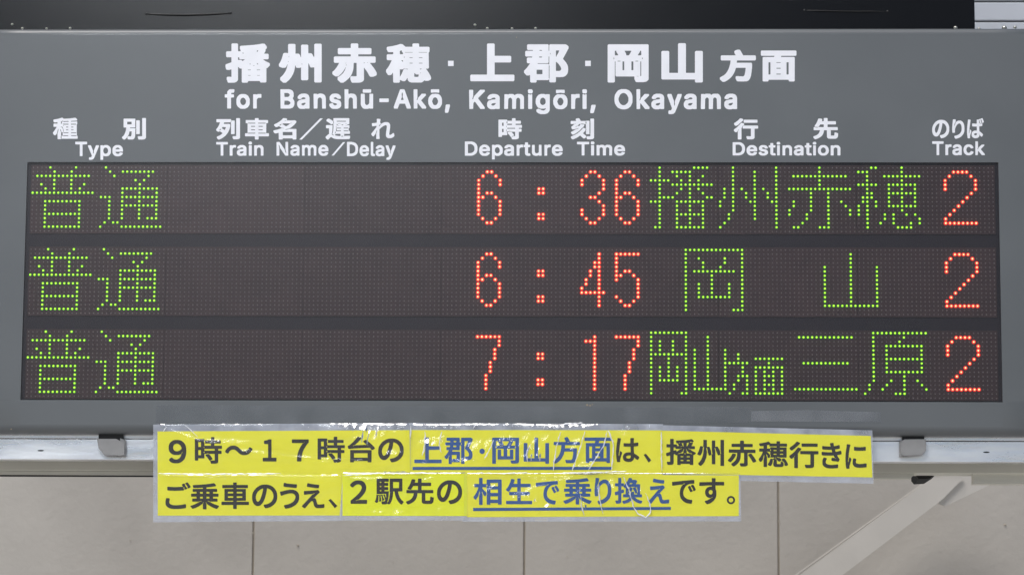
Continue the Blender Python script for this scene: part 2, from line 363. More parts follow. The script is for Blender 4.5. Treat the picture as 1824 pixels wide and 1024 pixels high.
GLY['S列'] = '#6###3#&#*#3#*#>#-#B#;#H#I#Q#V#^#Y#c#Q#k#B#v#=#q#3#q#&#{###~##$-#0$?#9$Q#=$[#D$q#D$r#B$s#*$s#($t#%$w#%%4#)%6#+%7$B%7$D%6$G%3$G%)$K%*$c%)$e%&$f%#$e#[$a#X$K#X$I#X$F#[$F$N$G$V$F$Z$E$t$A$s#h$r#g$o#d$c$%$c$*$d$3$d$<$a$?$^$@$Z$?$S$@$N$;$5$4#z$,#h#|#V#r#H#d#;#O#,#@## %2%A%6%>%7%;%7#6%3#.%/#*%*#($y#%$[#%$X#)$S#6$S#B$W#E$p#E$r#F$r%=$t%@$v%A #A#{#E$$#K$)#L$,#K$/#K$3#F$0#B$,#@$$ #v$C#Y$D#X$B#R$6#X$5#l$&#m$(#q$1#u$= $F$v$H$x$I${$H%$$F%%$D%#$C$|$E$w'
GLY['S車'] = '#+%-#-%/#/%/#x%/#z%0#z%>#}%B$#%B$<%B$?%>$?%0$@%/%0%/%3%.%6%*%6$o%2$k%%$k%&$g%%#g%##e$x#g$=#g$<#e$<#a$<#`$>#`$x#`%$#c%9#c%<#a%=#_%=#H%<#F%8#C$?#C$?#($<#$$9###~###{#%#z#(#y#C#)#C#%#D###H###_#$#a#&#c#;#c#C#`#{#`#}#a#}#c#}#g#{#g#C#g#<#e#:#g#:$g#;$k#-$k#*$o#*%* #X$,#X$%#Y$$#y$$#{$%#{$,#y$-#Y$- $c$%$c$,$a$-$?$-$>$,$>$%$?$$$a$$ #X$N#X$H#Y$G#y$G#{$H#{$N#y$O#Y$O $c$H$c$N$a$O$?$O$>$N$>$H$?$G$a$G #~$m#}$o#{$o#C$o#?$n#=$k#>$j#C$h#{$h#~$i $;$m$;$i$=$h$x$h$}$j%#$k$|$n$w$o$=$o$;$o'
GLY['S名'] = '%$#$$}##$g##$d#($d#.$b#/#r#/#p#.#p#(#l###R###P#%#O#(#N#e#M#f#<#a#/#a#+#e###q###{#%#~#)$$#C$+#f$8#k$9#w$7#y$8#y$8#w$:#q$:#n$;#j$;#g$<#U$I#Q$M#A$D#6$D#.$N#*$R#)$T#)$]#-$a#C$n#S$z#b%,#k%7#q%@#s%B#|%B$2%?$7%:$7%2$5%.$4%-$&%)#~%%#}%##~%#$,%($4%,$g%,$k%-$s%-$u%-$~%(%&%#%&$s$|$i$p$X$]$D$K$6$A$3$0$/$)$,$($*$)$*$5$+$L$2$~$2%&$0%($,%(#*%(#( $c#N$c#o#p#o#p#M $b$q$L$i#t$i#o$d#g$b#c$c#X$]#R$P#S$P#W$V#]$U#b$Z#d$_#g$a#j$b#n$a#r$_$.$L$/$L$C$Z$L$e$W$k$[$k$a$o'
GLY['S遅'] = '%7%8%:%4%:$]%6$Y%,$Y%)$S%#$P$}$O$t$J$u$I%)$Q%7$Q%;$M%;$8%8$5%4$4%5$0%5#z%4#w%;#w%?#s%?#]%<#Z%:#Y$i#Y$i#H$i#F$k#F$q#G%.#H%1#I%>#H%A#E%A#:%>#.%<#+%9#)%6#(%##($|#&$,#&#y#)#n#,#b#2#R#<#J#5#<###2###0#$###4###=#$#?#6#Q#A#X#A$1#?$3#+$3#($5#&$8#&$M#($O#+$R#[$R#_$Q#a$O#_#y#[#c#Y#[#Y#S#Y#R#f#K#l#K#m#L#i#N#g#Q#b#U#_#V#^#W#c#g#c#i#e#t#f$&#f$+#h$6#g$>#h$C#h$J#g$M#g$_#l$l#g$y#g%4#h%6#j%9#l%9%4%9 $c#C$_#F$T#F$P#E$N#B$P#@$S#?$[#?$a#A #u#M#u#L#z#J$+#G$;#E$G#E$I#F$I#W$G#Y#z#Y#y#X #w#a#z#c#|#h#|#l#y#o#v#l#u#h#u#d $M$8$%$9$$$4$$$/#}$+#}$##~#{#}#s$L#s$M#x$K#z$(#z$&#|$)$%$)$,$&$/$&$0$)$2$K$2$M$3 $e#t$f#s%+#s%/#t%2#v%0#x%+#z$f#z$e#x $e$7$e$3$f$2%+$2%0$4%2$5%/$8%+$9$f$9 $#$>$%$@$%$D$$$G#~$H#}$E#}$A#}$? $=$J$;$M$7$N$1$R$.$W$.$]$($[$)$O$3$O$;$J $c$X$Q$X$T$Q$V$Q$^$Q #+%(#3%1#8%4#B%4#K%/#]$~#d$x#g$p#f$l#g$i#d$`#]$Y#R$Y#G$d#,$w#+$y $O$Y$A$b$7$b$5$`$5$_$8$^$?$a$D$]$H$]$M$Y $r$a$y$_$|$_$~$`$|$b$z$b$t$b $x$t$x$x$v$z$+$z$)$z$)$x$)$t$*$s$u$s$w$s'
GLY['Sれ'] = '%>#>%9#9%.#1%(#.$x#+$b#+$Y#/$R#6$O#;$M#F$M#S$N#V$O#j$U$8$U$A$T$E$P$I$M$J$I$J$B$H$0$>#|$2#n$##n#B#o#>#o#3#p#0#p#&#n#$#l###S###Q#%#P#(#P#T#S#`#V#i#X#q#W#u#W#u#T#r#Q#i#K#U#=#A#:#>#7#=#2#=#0#>#$#L###P###U#$#W#:#s#R$:#S$=#S$C#R$D#N$D#6$@#.$@#+$C#*$H#*$P#)$S#)$[#+$^#-$_#B$`#T$c#U$d#V$j#V$y#U$}#U%(#V%*#Y%,#h%,#k%+#s%+#u%*#w%(#w$z#t$i#t$e#z$]#z$V#x$S#s$Q#k$I#i$@#j$>#q$D#u$J#{$R#}$W$($[$3$b$=$f$G$h$Y$h$f$d$o$Z$s$Q$t$I$s$0$l#V$l#Q$m#M$q#J$v#K%%#Q%1#[%9#[%;#Y%<#W%>#J'
GLY['S時'] = '#$%0#(%3#m%3#o%2#q%/#q%)#s%($>%($?%)$?%<$B%@$D%A$Z%A$]%?$_%<$_%(%.%(%1%$%2$~%2$i%/$e$a$e$_$c$_$Z$a$Y%6$Y%:$W%;$T%;$?%:$=%6$;$}$;${$9${$3%4$3%8$0%8#t%7#r%4#p${#o${#5$y#.$s#)$m#%$a##$D##$@#%$:#4$:#;$6#<$2#?$%#R#t#b#v#l#y#o#}#o$##p$.#r$<#m$>#k$H#^$M#V$O#Q$N#F$L#D$J#E$F#E$B#C$@#@$B#>$J#A$L#C$Z#C$Z#n$X#p$<#p$*#w#y#s#n#r#n#i#q#a#q#R#q#P#m#M#D#M#C#K#C#?#@#<#(#<#$#>###A##%- #D#l#Q#l#P$2#C$1 #k#x#n#z#n#}#n$&#k$*#i$(#i$$#i#{ $Z$4$Z$9$X$;#s$;#q$;#q$9#q$4#s$3$X$3$Z$3 #k$D#m$F#m$L#m$O#k$P#i$M#i$G#i$E #D$P#Q$P#P$p#C$o $?$Z$?$c$>$e#s$e#q$c#q$Z#s$Y$>$Y #o$j#r$l#s$q#s$x#o$~#m${#k$v#k$o#m$k'
GLY['S刻'] = '#%#3#%#=#(#A#@#M#D#O#S#X#b#c#g#i#l#l$&$*$/$4$/$8$1$<$:$<$I$5$J$3$H$-$I$*$H$%$G#|$6#e$2#b$0#a$5#_$G#M$O#D$O#A$M#=$M#8$A#-$6#-#v#I#s#H#c#:#R#0#<###2###.#( %2%>%6%;%7%8%7#7%6#1%4#.%.#)%)#%$t##$X##$U#&$P#5$P#8$R#<$Q#@$R#A$T#C$p#C$r#D$r#]$s#a$s$z$r%#$r%:$t%=$v%> $k#Y$g#W$P#W$N#X$L#Z$L#}$O$-$L$5$K$d$H$c$;$c$3$f$&$g#z$c#n$c#a$Q#^$P#Z$N#P$K#L$F#N$F#[$K#a$O#o$O#z$b#~$b$2$_$:$`$=$]$=$P$3$A$1$>$,$=$*$;#u$$#h#t#e#q#b#n#W#f#K#]#C#W#@#U#=#S#4#S#2#T#&#c#&#l#(#n#+#q#>#|#K$+#Q$,#Y$1#^$1#f$5#j$9#g$:#d$8#[$6#V$3#P$2#J$/#C$/#;$-#3$-#/$0#.$1#*$>#*$I#-$K#3$O#B$a#Q$g#T$j#B$c#&$c#$$e##$g##$}#$%##(%&#T%&#O%0#O%:#Q%=#T%?#b%B#k%B#n%?#w%1#{%&#|%&$H%&$K%%$P%)$g%)$i%($l%#$k$z$k#a$l#[ $L$~$J$z$I$w$I$l$K$g$L$f$O$h$P$m$P$x'
GLY['S行'] = '#b###J###H#$#F#(#F#r#M$*#N$.#L$.#J$*#H#~#F#{#B#r#:#m#1#m#+#s###|##$+#$$-#)$2#7$=#F$K#_$i#b$o#k$p#z$k#|$i#~$f#~$]#z$W#q$R#m$C#g$;#g#(#e#% #u$R#{$U%<$U%?$T%A$R%B$:%?$7%=$6$~$5$~#9$}#3${#/$u#)$l#%$b#$$?#$$;#($;#,$6#8$6#A$8#D$:#E$I#E$M#D$X#D$^#E$^$4$]$6$Z$6#t$6#q$9#q$C #u%9#v%1#u%-#k$}#b$t#[$q#S$f#O$c#J$]#;$R#1$R#-$V#%$`#%$m#*$q#0$t#B%)#K%1#W%A#Y%B#d%B#r%< #z$u#z%1#|%4#~%5%7%5%:%3%<%0%<$u%:$r%7$q#~$q#{$s'
GLY['S先'] = '#/#$###3###>#&#B#3#F#@#M#K#V#O#]#U#i#[#|#Y#~#)#~#&$$#%$&#%$?#)$B#0$B#7$?#C$=#P$B#y$B#{$C#{$Z#y$]#^$]#Q$F#J$B#A$B#7$D#1$D#/$F#/$Q#8$`#?$n#D$z#L%8#M%:#Q%=#]%=#j%:#m%7#n%5#n%-#k$}#y$}#{$~#{%=#|%?$#%B$;%B$>%@$@%=$@$}%$$}%&$}%)${%+$x%+$b%+$`%($^%$$]$@$]$@$C$@$B$B$B%6$B%:$?%;$&%:$$%7#~$^#~$[#~$[#|$[#H$v#H$y#O$z#d$}#h%,#h%2#d%:#b%=#_%>#T%=#Q%<#@%9#5%6#2%/#+%+#)$~#($U#($R#)$J#)$E#+$>#2$<#6$;#=$:#}$##~#~#}#}#z#{#j#w#[#o#J#h#A#]#7#N#-#:###1##'
GLY['Sの'] = '#(#T#$#`###i###z#%$/#+$<#4$L#D$^#N$f#`$o#q$t#}$u$8$u$;$t$A$t$S$o$a$h$n$]$x$P%#$B%($5%)$*%)#p%(#g%##X$y#L$q#B$e#7$T#-$C#&$3##$+##$(#%#y#5#y#>#|#A$-#B$=#F$F#J$N#O$U#U$]#_$b#h$e#t$e#y$f#|$e$*$b$5$Z$B$V$G$O$M$D$S$;$V$9$U$4$6$/#}$$#`#x#O#r#F#f#:#b#7#X#4#H#4#A#6#;#:#4#@#-#I #s$T#f$O#X$F#S$A#L$8#F$-#B#z#B#n#C#h#G#^#J#Y#O#U#S#V#Z#^#b#k#f#u#p$<#t$O'
GLY['Sり'] = '#H###E#&#<#4#<#=#@#A#N#C#U#E#i#L#x#V$$#_$-#l$1#z$2$($2$8$1$?$.$K$+$R$$$Z#z$_#t$a#m$`#f$[#[$T#U$M#O$D#H$6#E$,#C#}#C#d#B#b#@#`#;#_#*#_#(#`#%#b#$#i#$#r###u##$<#$$?#%$S#+$v#,%*#.%-#0%.#A%.#H%-#K%*#K${#J$u#G$l#C$f#=$U#;$L#;$I#<$G#C$U#F$_#J$f#K$k#R$r#^$y#i$}$$$}$*$|$4$w$:$r$C$h$H$_$L$U$P$C$P$:$Q$7$Q$&$P$#$P#v$O#o$K#`$E#S$@#L$4#?$+#8#t#.#c#(#V#$#P##'
GLY['Sば'] = '#3%&#I%%#L%##N$}#N$t#K$j#D$@#D$;#B$0#B$)#A$%#A#y#B#w#E#y#L#y#U#r#W#o#W#g#L#H#G#5#H#0#H#(#E#$#<###/###-#%#+#)#&#=#$#L#$#V###Y##$##$$&#$$1#%$4#&$D#.$q#/%##1%% #h#.#b#4#_#8#[#?#[#S#^#Z#c#b#g#f#n#k#w#o$(#q$>#q$?#s$>#v$>$/$=$3$=$<$<$=#p$=#c$?#a$B#a$W#b$Y#e$[$$$Z$)$Y$6$Y$<$Z$=$]$=$s$<$w$<$~$>%%$@%&$V%&$[%+$c%-$l%-$p%1$y%4%%%4%(%3%*%0%6$q%6$h%2$d%)$a$}$b${$e$}$h$}$k$v$~$u%#$o%($m%&$l$~$n$z$t$k$y$f$z$d$x$b$o$a$g$]$j$Y$n$X$}$_%#$^%$$[%$$E$}$B$x$A$g$?$_$?$]$>$[$<$[$)$]$$$]#q$^#j$k#c$x#Y%+#M%,#K%,#D%)#>%##7$|#4$s#4$b#B$]#I$Z#O$X#Q$W#P$X#N$^#C$]#=$Z#8$U#1$O#,$I#($;#$$(#$#v#& $@#S$4#V$+#U#}#R#y#N#x#K#{#G$##D$,#B$2#B$7#C$<#F$?#L$@#Q #<#S#A#b#A#g#C#p#C#t#A#w#>#s#<#p#<#g#;#b#:#]#;#Y#;#T $Y$|$X$z$Z$f$Z$b$Z$]$Z$[$c$]$d$^$a$g$a$i$`$m$`$o$_$s$^$z$[$|'
GLY['N９'] = '#R$v#g$v#o$u#w$s$($l$2$c$:$W$?$L$C$:$C$.$D$*$C#m$?#V$8#E$0#:$##/#u#)#i#$#a###N###>#&#2#-#.#1#&#8#&#@#-#G#4#N#<#N#D#F#L#B#V#@#_#A#e#C#l#G#p#K#v#S#{#_#}#i$&#o$)#u$+#w$+#z$*#z$&#u$$#s#~#n#z#h#s#e#i#b#N#b#D#d#<#h#2#o#*#y#&$##$$,##$4##$D#$$K#($V#.$a#3$g#9$l#D$s #~$4#~$8#}$=#{$C#w$K#o$S#g$X#]$Z#R$W#J$R#G$M#D$F#C$A#C$8#E$1#J$)#N$%#V#~#Z#}#a#}#k$$#s$)#y$.'
GLY['N時'] = '#$%+#%%-#(%-#g%-#i%,#k%)#k${#h$t#h$n#k$f#k$T#m$S$?$S$>$e#q$e#o$f#m$g#p$m#p$s#m$z#o$|#q$}$>$}$?%7$@%9$B%;$T%;$W%9$X%7$X$}%($}%+${%,$y%,$h%*$e$Z$e$X$c$X$S%2$S%4$Q%5$O%5$>%4$<%2$;$w$;$u$9$u$-%.$-%1$+%2$)%2#s%1#q%0#p$u#o$u#4$s#-$o#)$e#$$Z##$A##$>#($=#.$:#3$:#;$4#<$2#>$&#P#s#b#s#i#v#l$,#o$2#m$<#a$F#R$I#M$I#F$H#D$D#B$>#@$=#>$=#<$>#<$D#=$X#=$Z#=$Z#?$Z#m$Z#o$X#p$2#p$(#t#w#p#k#p#k#P#i#N#g#M#>#M#=#K#=#>#;#<#(#<#$#=###@##%( #>#f#Q#f#P$2#=$1 #i#v#k#w#k#z#k$##i$&#f$$#f#}#f#x $Z$.$Z$9$X$;#m$;#k$;#k$9#k$.#m$-$X$-$Z$- #i$A#j$C#j$I#j$K#g$L#f$J#f$D#f$B #>$J#Q$J#P$p#=$o'
GLY['N１'] = '#o$q#s$o#s$m#s#@$B#@$D#<$D#%$B##$@###%#####%###(###<#%#@#R#@#S#B#S$L#2$M#/$P#/$c#2$g#L$k#Z$q'
GLY['N７'] = '#K###I#$#H#&#H#5#I#9#I#B#L#V#O#d#U#x#`$3#h$A#r$Q$%$X$$$Y#~$X#s$T#&$T#$$U##$W##$n#%$q#($q$@$q$C$m$C$Y$7$K$($3#{$$#t#n#o#]#l#L#j#<#j#/#i#%#e##'
GLY['N台'] = '$k#%$h##$R##$P#%$P#-$N#/#P#/#N#.#N#%#K###6###4#&#4$*#6$,#8$,$h$,$j$+$l$)$l$& $P#I$O#n#N#m#N#I %&$7%$$6$u$-$q$,$k$-$a$<$_$>$]$>$V$=$H$=$D$<$5$<$1$;#~$;#z$:#l$:#h$9#J$8#G$7#8$6#1$4#,$4#*$5#)$6##$D##$J#$$M#-$Q#5$X#D$h#W%$#f%9#i%<#n%<$#%4$$%2$#%+#h$h#V$V#I$P#F$L#I$L#O$P#V$R#`$R#c$S#u$S#y$T$/$T$3$U$E$U$I$V$;$f$4$l$3$n$3$t$4$v$@$~$F$~$H$}$P$v$q$T%%$? $U$Q$R$T$L$U$L$T$P$R$S$Q'
GLY['Nの'] = '#(#S#$#_###h###w#%$,#*$9#4$I#C$Z#M$b#_$l#p$q#|$r$5$r$8$q$>$q$P$l$_$d$k$Y$t$N$|$?%$$2%%$&%%#o%$#f$|#W$u#K$m#A$b#7$Q#-$@#&$0##$*##$(#$#y#4#y#;#{#=$,#?$<#C$E#G$M#L$T#Q$Z#X$b#e$e#q$f#z$e$)$b$4$]$>$V$F$N$M$C$S$:$V$6$U$4$D$/$,$&#l#}#_#u#N#o#F#c#:#_#7#U#4#G#4#@#6#6#=#4#?#-#H #t$U#l$S#e$P#V$F#O$@#I$7#C$,#?#y#?#k#B#`#D#Z#G#V#L#R#P#R#V#V#Z#Z#b#h#n$1#t$L#u$R'
GLY['N上'] = '###%###:#$#<#%#>#t#>#t%*#v%.$0%.$2%-$4%,$4$G%#$G%&$E%($0%&$.%$$-$4$,$4#@$4#>$6#>%4#>%6#<%7#:%7#(%5###(###%##'
GLY['N郡'] = '%?%(%@$}%>$w$~$A%#$?%($<%/$4%6$*%;#{%=#t%>#i%=#Y%;#Q%7#K%1#F%+#C%##A$v#A$r#@$c#A$a#C$c#H$b#O$_#T$]#V$Z#T$Z#P$[#G$^#B$^#&$[#%$Y#$$G#$$E#%$D#)$D$P$B$R$;$R$:$P$:$2$8$0$6$/#b$/#`$-#^$%#^$$#_$$$8$$$;#~$<#{$;#3$8#1#[#1#Z#/#Z#%#W###E###C#$#B#&#B#P#G#^#G#c#E#c#C#^#B#X#?#Q#6#I#0#I#.#J#$#U###W###^#+#c#6#p#?#~#C$,#B$/#5$/#3$0#2$2#2$C#3$E#5$F#J$F#L$I#M$O#M$Q#K$R#-$R#+$S#*$T#*$f#,$i#M$j#O$k#N$u#6$u#4$v#3$y#3%-#4%/#6%1$7%1$9%/$:%-$:$k$;$j$D$j$D%-$E%/$F%1%2%1%6%/ #~#I#}#h#Z#g#Z#I $v$s$_$s$^$q$^$D$]$=$^$9$^#Z$r#Z$w#[${#_$~#a%##f%##k$~#o$|#v$x#}$r$*$a$:$c$D$w$n$x$r #f$F#{$F#|$Q#g$R $E$W$H$X$I$[$H$b$E$e$C$c$B$`$C$Y #i$j#{$j#|$t#i$u'
GLY['N岡'] = '#%%/#(%0%#%0%%%0%&%.%(%+%(#5%%#/$}#+$w#($k#%$P#%$M#($H#4$H#;$J#>$c#=$i#>$i$9$L$:$H$9$2$9$1$7$1#_$1#]$2#]$C#]$C$/$D$1$F$3$L$2$X$3$Z$1$[#G$Y#D#N#D#J#E#I#G#I$0#J$2#L$3#R$2#_$3#a$1#b$/#b#]#q#]#s#]#s#_#s$7#q$9#]$9#X$:#@$9#>$:#=#%#<#$#:###(###$#$###(##%+##%- #>$M#;$J#9$F#9$A#;$>#>$<#?$>#A$B#A$G $i$=$m$?$n$C$m$H$k$K$i$K$g$I$f$E$g$@ #c$L#c$K#e$K#k$K#m$L#n$N#m$P#i$P #>$r#>$O#@$P#Y$P#Y$R#T$^#M$j#M$q #h$q#s$Y#t$P#w$P$.$Q$;$j$=$q $i$r$Y$q$X$k$K$P$i$P #a$t#_$v#]$w#V$v#R$s#R$r#V$q#]$r $D$u$D$t$F$s$N$q$R$r$T$s$R$v$P$w$H$w'
GLY['N山'] = '$y#$$u##$b##$`#%$`#2$_#4#(#4#%#5###6###8##$e#$$i#($j#:$j#<$i#>$g#>#N#o#N#o%6#q%7#s%8$*%8$,%7$.%6$.%4$.#N$]#N$`#N$`#P$`$g$a$i$c$j$w$j$y$i$z$g$z$e$z#($z#%'
GLY['N方'] = '#0#$#*#-###2###8#%#:#8#F#E#S#O#c#U#p#]$*#a$B#b$V#a$X#_$X#+$X#*$Y#)$[#)$n#*$q#,$r$&$r$$$x#x%.#x%4#z%7#}%9$-%=$1%=$3%=$5%;$:%4$E$x$E$r%1$r%4$p%5$n%5$[%4$Y%2$X$$$X#~$X#~$V#}$D#|$A#}$@$w$@$z$>${$.$z$+$z#|$y#y$x#f$t#H$p#9$l#3$h#.$`#($Y#&$N#&$I#%$C#%$?#&$-#&$*#)$&#1$##8$##>$%#@$-#A$1#@$K#?$P#@$S#B$X#M$Z#W$^#m$_$$$^$&$[$&#z$&#x$%#x$$#s#j#m#]#e#M#^#B#Q#6#A#)#7###2## $2$m$4$m$;$m$>$n$?$p$=$r$;$r$4$o'
GLY['N面'] = '#/#$#.#%#.#(#.$[#/$^#1$_#o$_#q$_#r$c#t$m#s$o#q$o#%$o#$$p##$r##%)#$%+#%%-#(%-%/%-%2%,%4%)%4$r%3$p%1$o$8$o$6$m$2$`$2$_$5$_%%$_%)$]%*#(%)#$%%##$m##$k#%$k#-$i#/#I#/#G#.#G#%#D###1## #Y#H#[#H#[#J#[$C#Y$E#H$E#G$D#G$B#G#I#H#H $<#U#u#V#u#H$;#H $V#H$i#H$k#I$k$B$k$D$i$E$V$E$U$C$U#J$U#H $<#n$;#|#u#{#u#n $<$8$;$E#u$D#u$8'
GLY['Nは'] = '#2%##F$~#I$|#K$y#K$r#I$m#E$X#A$?#?$(#>$$#>#s#;#n#;#e#9#`#9#Z#:#W#:#Q#;#Q#>#Y#?#`#?#e#B#o#A#s#B#u#D#v#I#v#R#o#T#l#T#f#K#L#E#7#D#2#E#.#E#&#B#$#9###.###-#$#+#(#&#;#$#K#$#U###X###|#$$##%$9#*$X#.$n#/$|#0$~ $V%#$X$}$Y${$Y$r$X$n$X$X$a$Y$r$]$z$]$|$Z$}$X$}$E${$C$m$@$[$?$W$=$Y#n$Z#g$[#f$q#Y$~#O%)#I%)#B$z#5$s#4$m#8$Z#G$Y#<$U#5$P#/$K#+$E#($>#%$*#$$&#%#{#%#p#)#g#.#a#4#^#8#Z#E#[#R#b#^#h#d#q#j#v#l$&#n$>#n$?#q$>#u$>$-$=$1$=$;$;$=#n$=#k$>#c$>#b$?#a$A#a$U#b$W#d$X#}$W$%$V$4$V$<$W$<$}$?%# $@#R$=#T$3#V$(#U#z#Q#v#M#u#I#x#D#~#@$(#?$2#?$6#@$<#C$?#J$@#N'
GLY['N播'] = '#/#$#.#%#-#,#*#3#*#;#-#=#=#<#@#=#A#>#A#l#@#n#?#n#1#i#)#i#%#n###y###~#$$$#($&#A$0#A$P#?$R#*$R#($S#&$U#&$h#($j#)$l#A$l#A%7#B%9#C%;#E%;#V%;#Y%9#Z%7#Z$l#p$k#r$i#r$_#t$_#~$_$$$_$$$`#y$n#y$r#p$s#n$u#k%$#k%+#m%.$Q%3$n%7${%:%(%9%1%-%2%&%1%$%/%#%*$~${%$$x%$$u%$$r$}$s$|$z$z%)$|%+$z%,$x%,$s$}$_%7$_%9$^%;$Z%;$I%9$H%7$G$w$G$i$L$h$K$h$J$i$I$p$E$v$D%#$<%2$3%>$-%A$*%A$$%@#~%6#t%0#s%0#q%0#)%/#%%,#$$t#$$r#&$r#,$p#-$3#-$1#,$1#%$.###v###t#&#t#o#s#q#j#p#d#x#`#z#[#x#Z#w#Z#3#X#-#R#&#K#$#D###1## $1#C$C#C$D#K$1#L $r#C$q#L$]#K$]#C $1#b$C#b$D#i$1#j $r#b$q#j$]#i$]#b #z#{$##{$4$$$C$$$D$5$I$A$I$F$G$F$E$A$D$?$A$5$4$)#~$##{#| $V#}$T$$$Q$$$L$$$J#}$K#{$N#{$S#{ %)#{%(#}$}$$$r$&$l$+$`$7$[$A$[$C$W$H$W$C$]$7$]$$$n$$$}#{%%#{ $;$K$8$L$+$G#k$G#i$H#h$I#g$R#Z$R#Z$:#[$:#e$=#l$=#n$;#p$3#q$3$%$>$,$D$8$I$;$J $/$Y$1$Y$7$Y$:$[$6$^$1$[ $E$]$F$^$D$e$D$u$A$v$8$t$?$e$?$a$>$^$?$] $]$^$`$^$a$_$b$b$l$u$m$y$b$y$]$w$[$_ $.$x$+$y$%$y$#$v$$$u$&$u$+$v$.$w'
GLY['N州'] = '%.#$%,#$$t#$$r#$$q#&$q#y$p#z$o#z$f#v$_#v$^#w$X$($P$<$K$Q$H$T$F$Q$K$<$K#5$J#2$G#1$5#1$3#1$2#3$1#z$##t#x#t#v#u#o$3#o$<#l$F#l$I#k$L#k$O#g$S#f$Q#e$O#j$2#i$-#i$##e#f#]#N#U#?#K#1#>###6###/#+#+#/#*#1#*#7#6#E#>#Q#D#_#J#o#N$*#O$;#R$N#R$U#P$X#N$Z#M$X#K$P#I$9#C$(#;#u#9#t#2#t#%#y###{##$%#*$2#0$A#7$[#9$_#:$`#A$`#K$]#N$Z#O%2#P%5#R%5#f%5#i%4#j$Z#j$Y#k$Y#q$[#y$[#{$[#}$Y$,$=$.$)$/#~$1#z$4#~$5$$$5$+$2$=$2%-$3%0$5%1$G%1$J%0$K$Z$S$^$Z$^$]$]$k$C$m$;$p$+$o$($r#~$u$%$u$)$q$A$q%4$r%6$t%6%,%6%/%5%0%2%0#)%0#&'
GLY['N赤'] = '#J###=#1#=#8#>#:#I#B#T#M#Z#T#a#a#e#o#g#{#g$3#e$5#N$5#K$6#G$5#-$5#,$6#+$8#+$L#,$N#.$O#{$O#}$P#}$b#|$d#z$d#@$d#?$e#>$g#>$y#?${#A$}#|$}#}%8$#%:$%%;$9%;$<%9$=%7$=$}$y$}${$|$}$y$}$g$|$e$z$d$?$d$=$d$=$b$=$P$>$O%2$O%4$N%6$L%6$8%5$6%3$5$r$5$n$6$X$4$W$$$X#|$X#2$U#,$Q#)$L#%$A##$(##$%#$$$#%#{#4#{#:#|#<#~#>$<#>$=#?$>#@$>$3$<$5$($5$&$3$%#r$##d#z#S#s#E#k#:#^#.#P## %9#K%+#D%##D$}#F$r#]$g#o$^#{$]$($^$*$k$0$o$/$r$0$u$.%(#u%5#`%;#R%;#L #]$+#_$)#_#~#T#i#H#V#:#G#8#F#1#F#$#O###Q###W#-#a#8#o#E$/#G$0#P$/'
GLY['N穂'] = '%8%&%9%$%9$o%8$m%6$l$c$m$b$l$a$j$a$g$c$f%.$f%2$g%6$e%6#t%5#q%2#p$c#p$R#u$J#u$J#s$N#q$a#l$e#j$k#c$l#b$j#_$l#Z$d#R$_#P$X#P$U#S$M#Z$F#g$B#j$>#j$<#h$=#f$@#e$F#d$J#]$K#=$R#<$a#<$e#=$f#>$g#C$g#N$i#Q$o#Q$s#P$v#K$y#J${#F${#?$}#5$y#,$t#&$m#$$B#$$8#($4#-$1#5$1#B$5#Y$2#`$.#Z$/#V$-#Q$.#O$+#@$##2#{#-#y#,#s#,#g#3#f#5#f#<#o#J#x#e#y#g$##g$0#c$1#f$2#h$8#i$8#n$6#p#y#p#u#s#o#l#i#l#f#n#d#q#a$$#Z$/#Z$-#Z$%#`#p#`#%#_#$#]###J###H#$#F#&#F#_#K#t#K$$#K$(#I$%#E#t#D#m#A#_#<#U#6#M#2#L#,#M###[###^###c#2#x#<$2#A$@#A$A#@$B#*$B#($C#&$E#&$X#($Z#*$[#F$[#F$n#F$p#D$p#8$n#-$n#+$p#&$z#&%$#(%&#*%)#.%*#B%-#V%2#g%8#m%7#{%)$F%)$H%*$H%8$J%:$L%;$_%;$a%:$b%7$b%*$c%)%6%) %>#3%4#.%,#.%)#/%%#6%%#?%$#B%##H${#M$v#Q$s#R$n#Z$m#[$o#_$m#c$o#e$y#j%%#j%(#h%4#V%=#D%@#;%@#5 $D#t$@#t$=#q$>#q$@#q #w#u#z#z#z#}#v$.#v$A#e$B#^$C#^$A#e$>#r$.#u$&#v#|#u#w#u#u $4$2$4$+$H$+$H$3 $x$1$w$3$c$3$b$1$b$,$c$+$w$+$x$, #y$U#v$S#v$P#v$J#y$H#{$I#{$L#{$R $4$H$H$H$H$O$4$P $x$I$x$N$w$P$c$P$b$N$b$I$c$H$w$H $I$h$I$k$H$m#s$l#p$n#o$z#a$v#`$t#`$]#a$[#u$[#v$d#y$g$F$f$H$f'
GLY['N行'] = '#^###I###G#$#F#%#F#x#K$(#J$+#H$(#E#z#;#q#5#m#0#m#+#r###{##$%#$$(#($,#6$7#F$F#P$S#_$h#a$j#f$j#v$d#x$b#x$[#s$T#o$O#l$J#a$:#a#&#`#$ #r$M#s$O#u$O%8$O%;$M%<$K%<$9%:$7%8$6$x$5$x#8$w#2$u#.$p#)$k#&$^#$$>#$$<#%$9#1$6#6$6#<$7#>$9#?$D#?$I#>$W#>$]#?$^#@$^$5#s$6#r$7#q$9#q$J #o%4#p%2#p%-#k%&#e$|#E$^#7$R#0$R#-$U#%$_#%$h#A$~#K%-#V%;#X%<#_%<#h%8 #z$s#z%+#{%-#|%/%2%/%4%.%6%,%6$t%5$r%3$q#}$q#{$r'
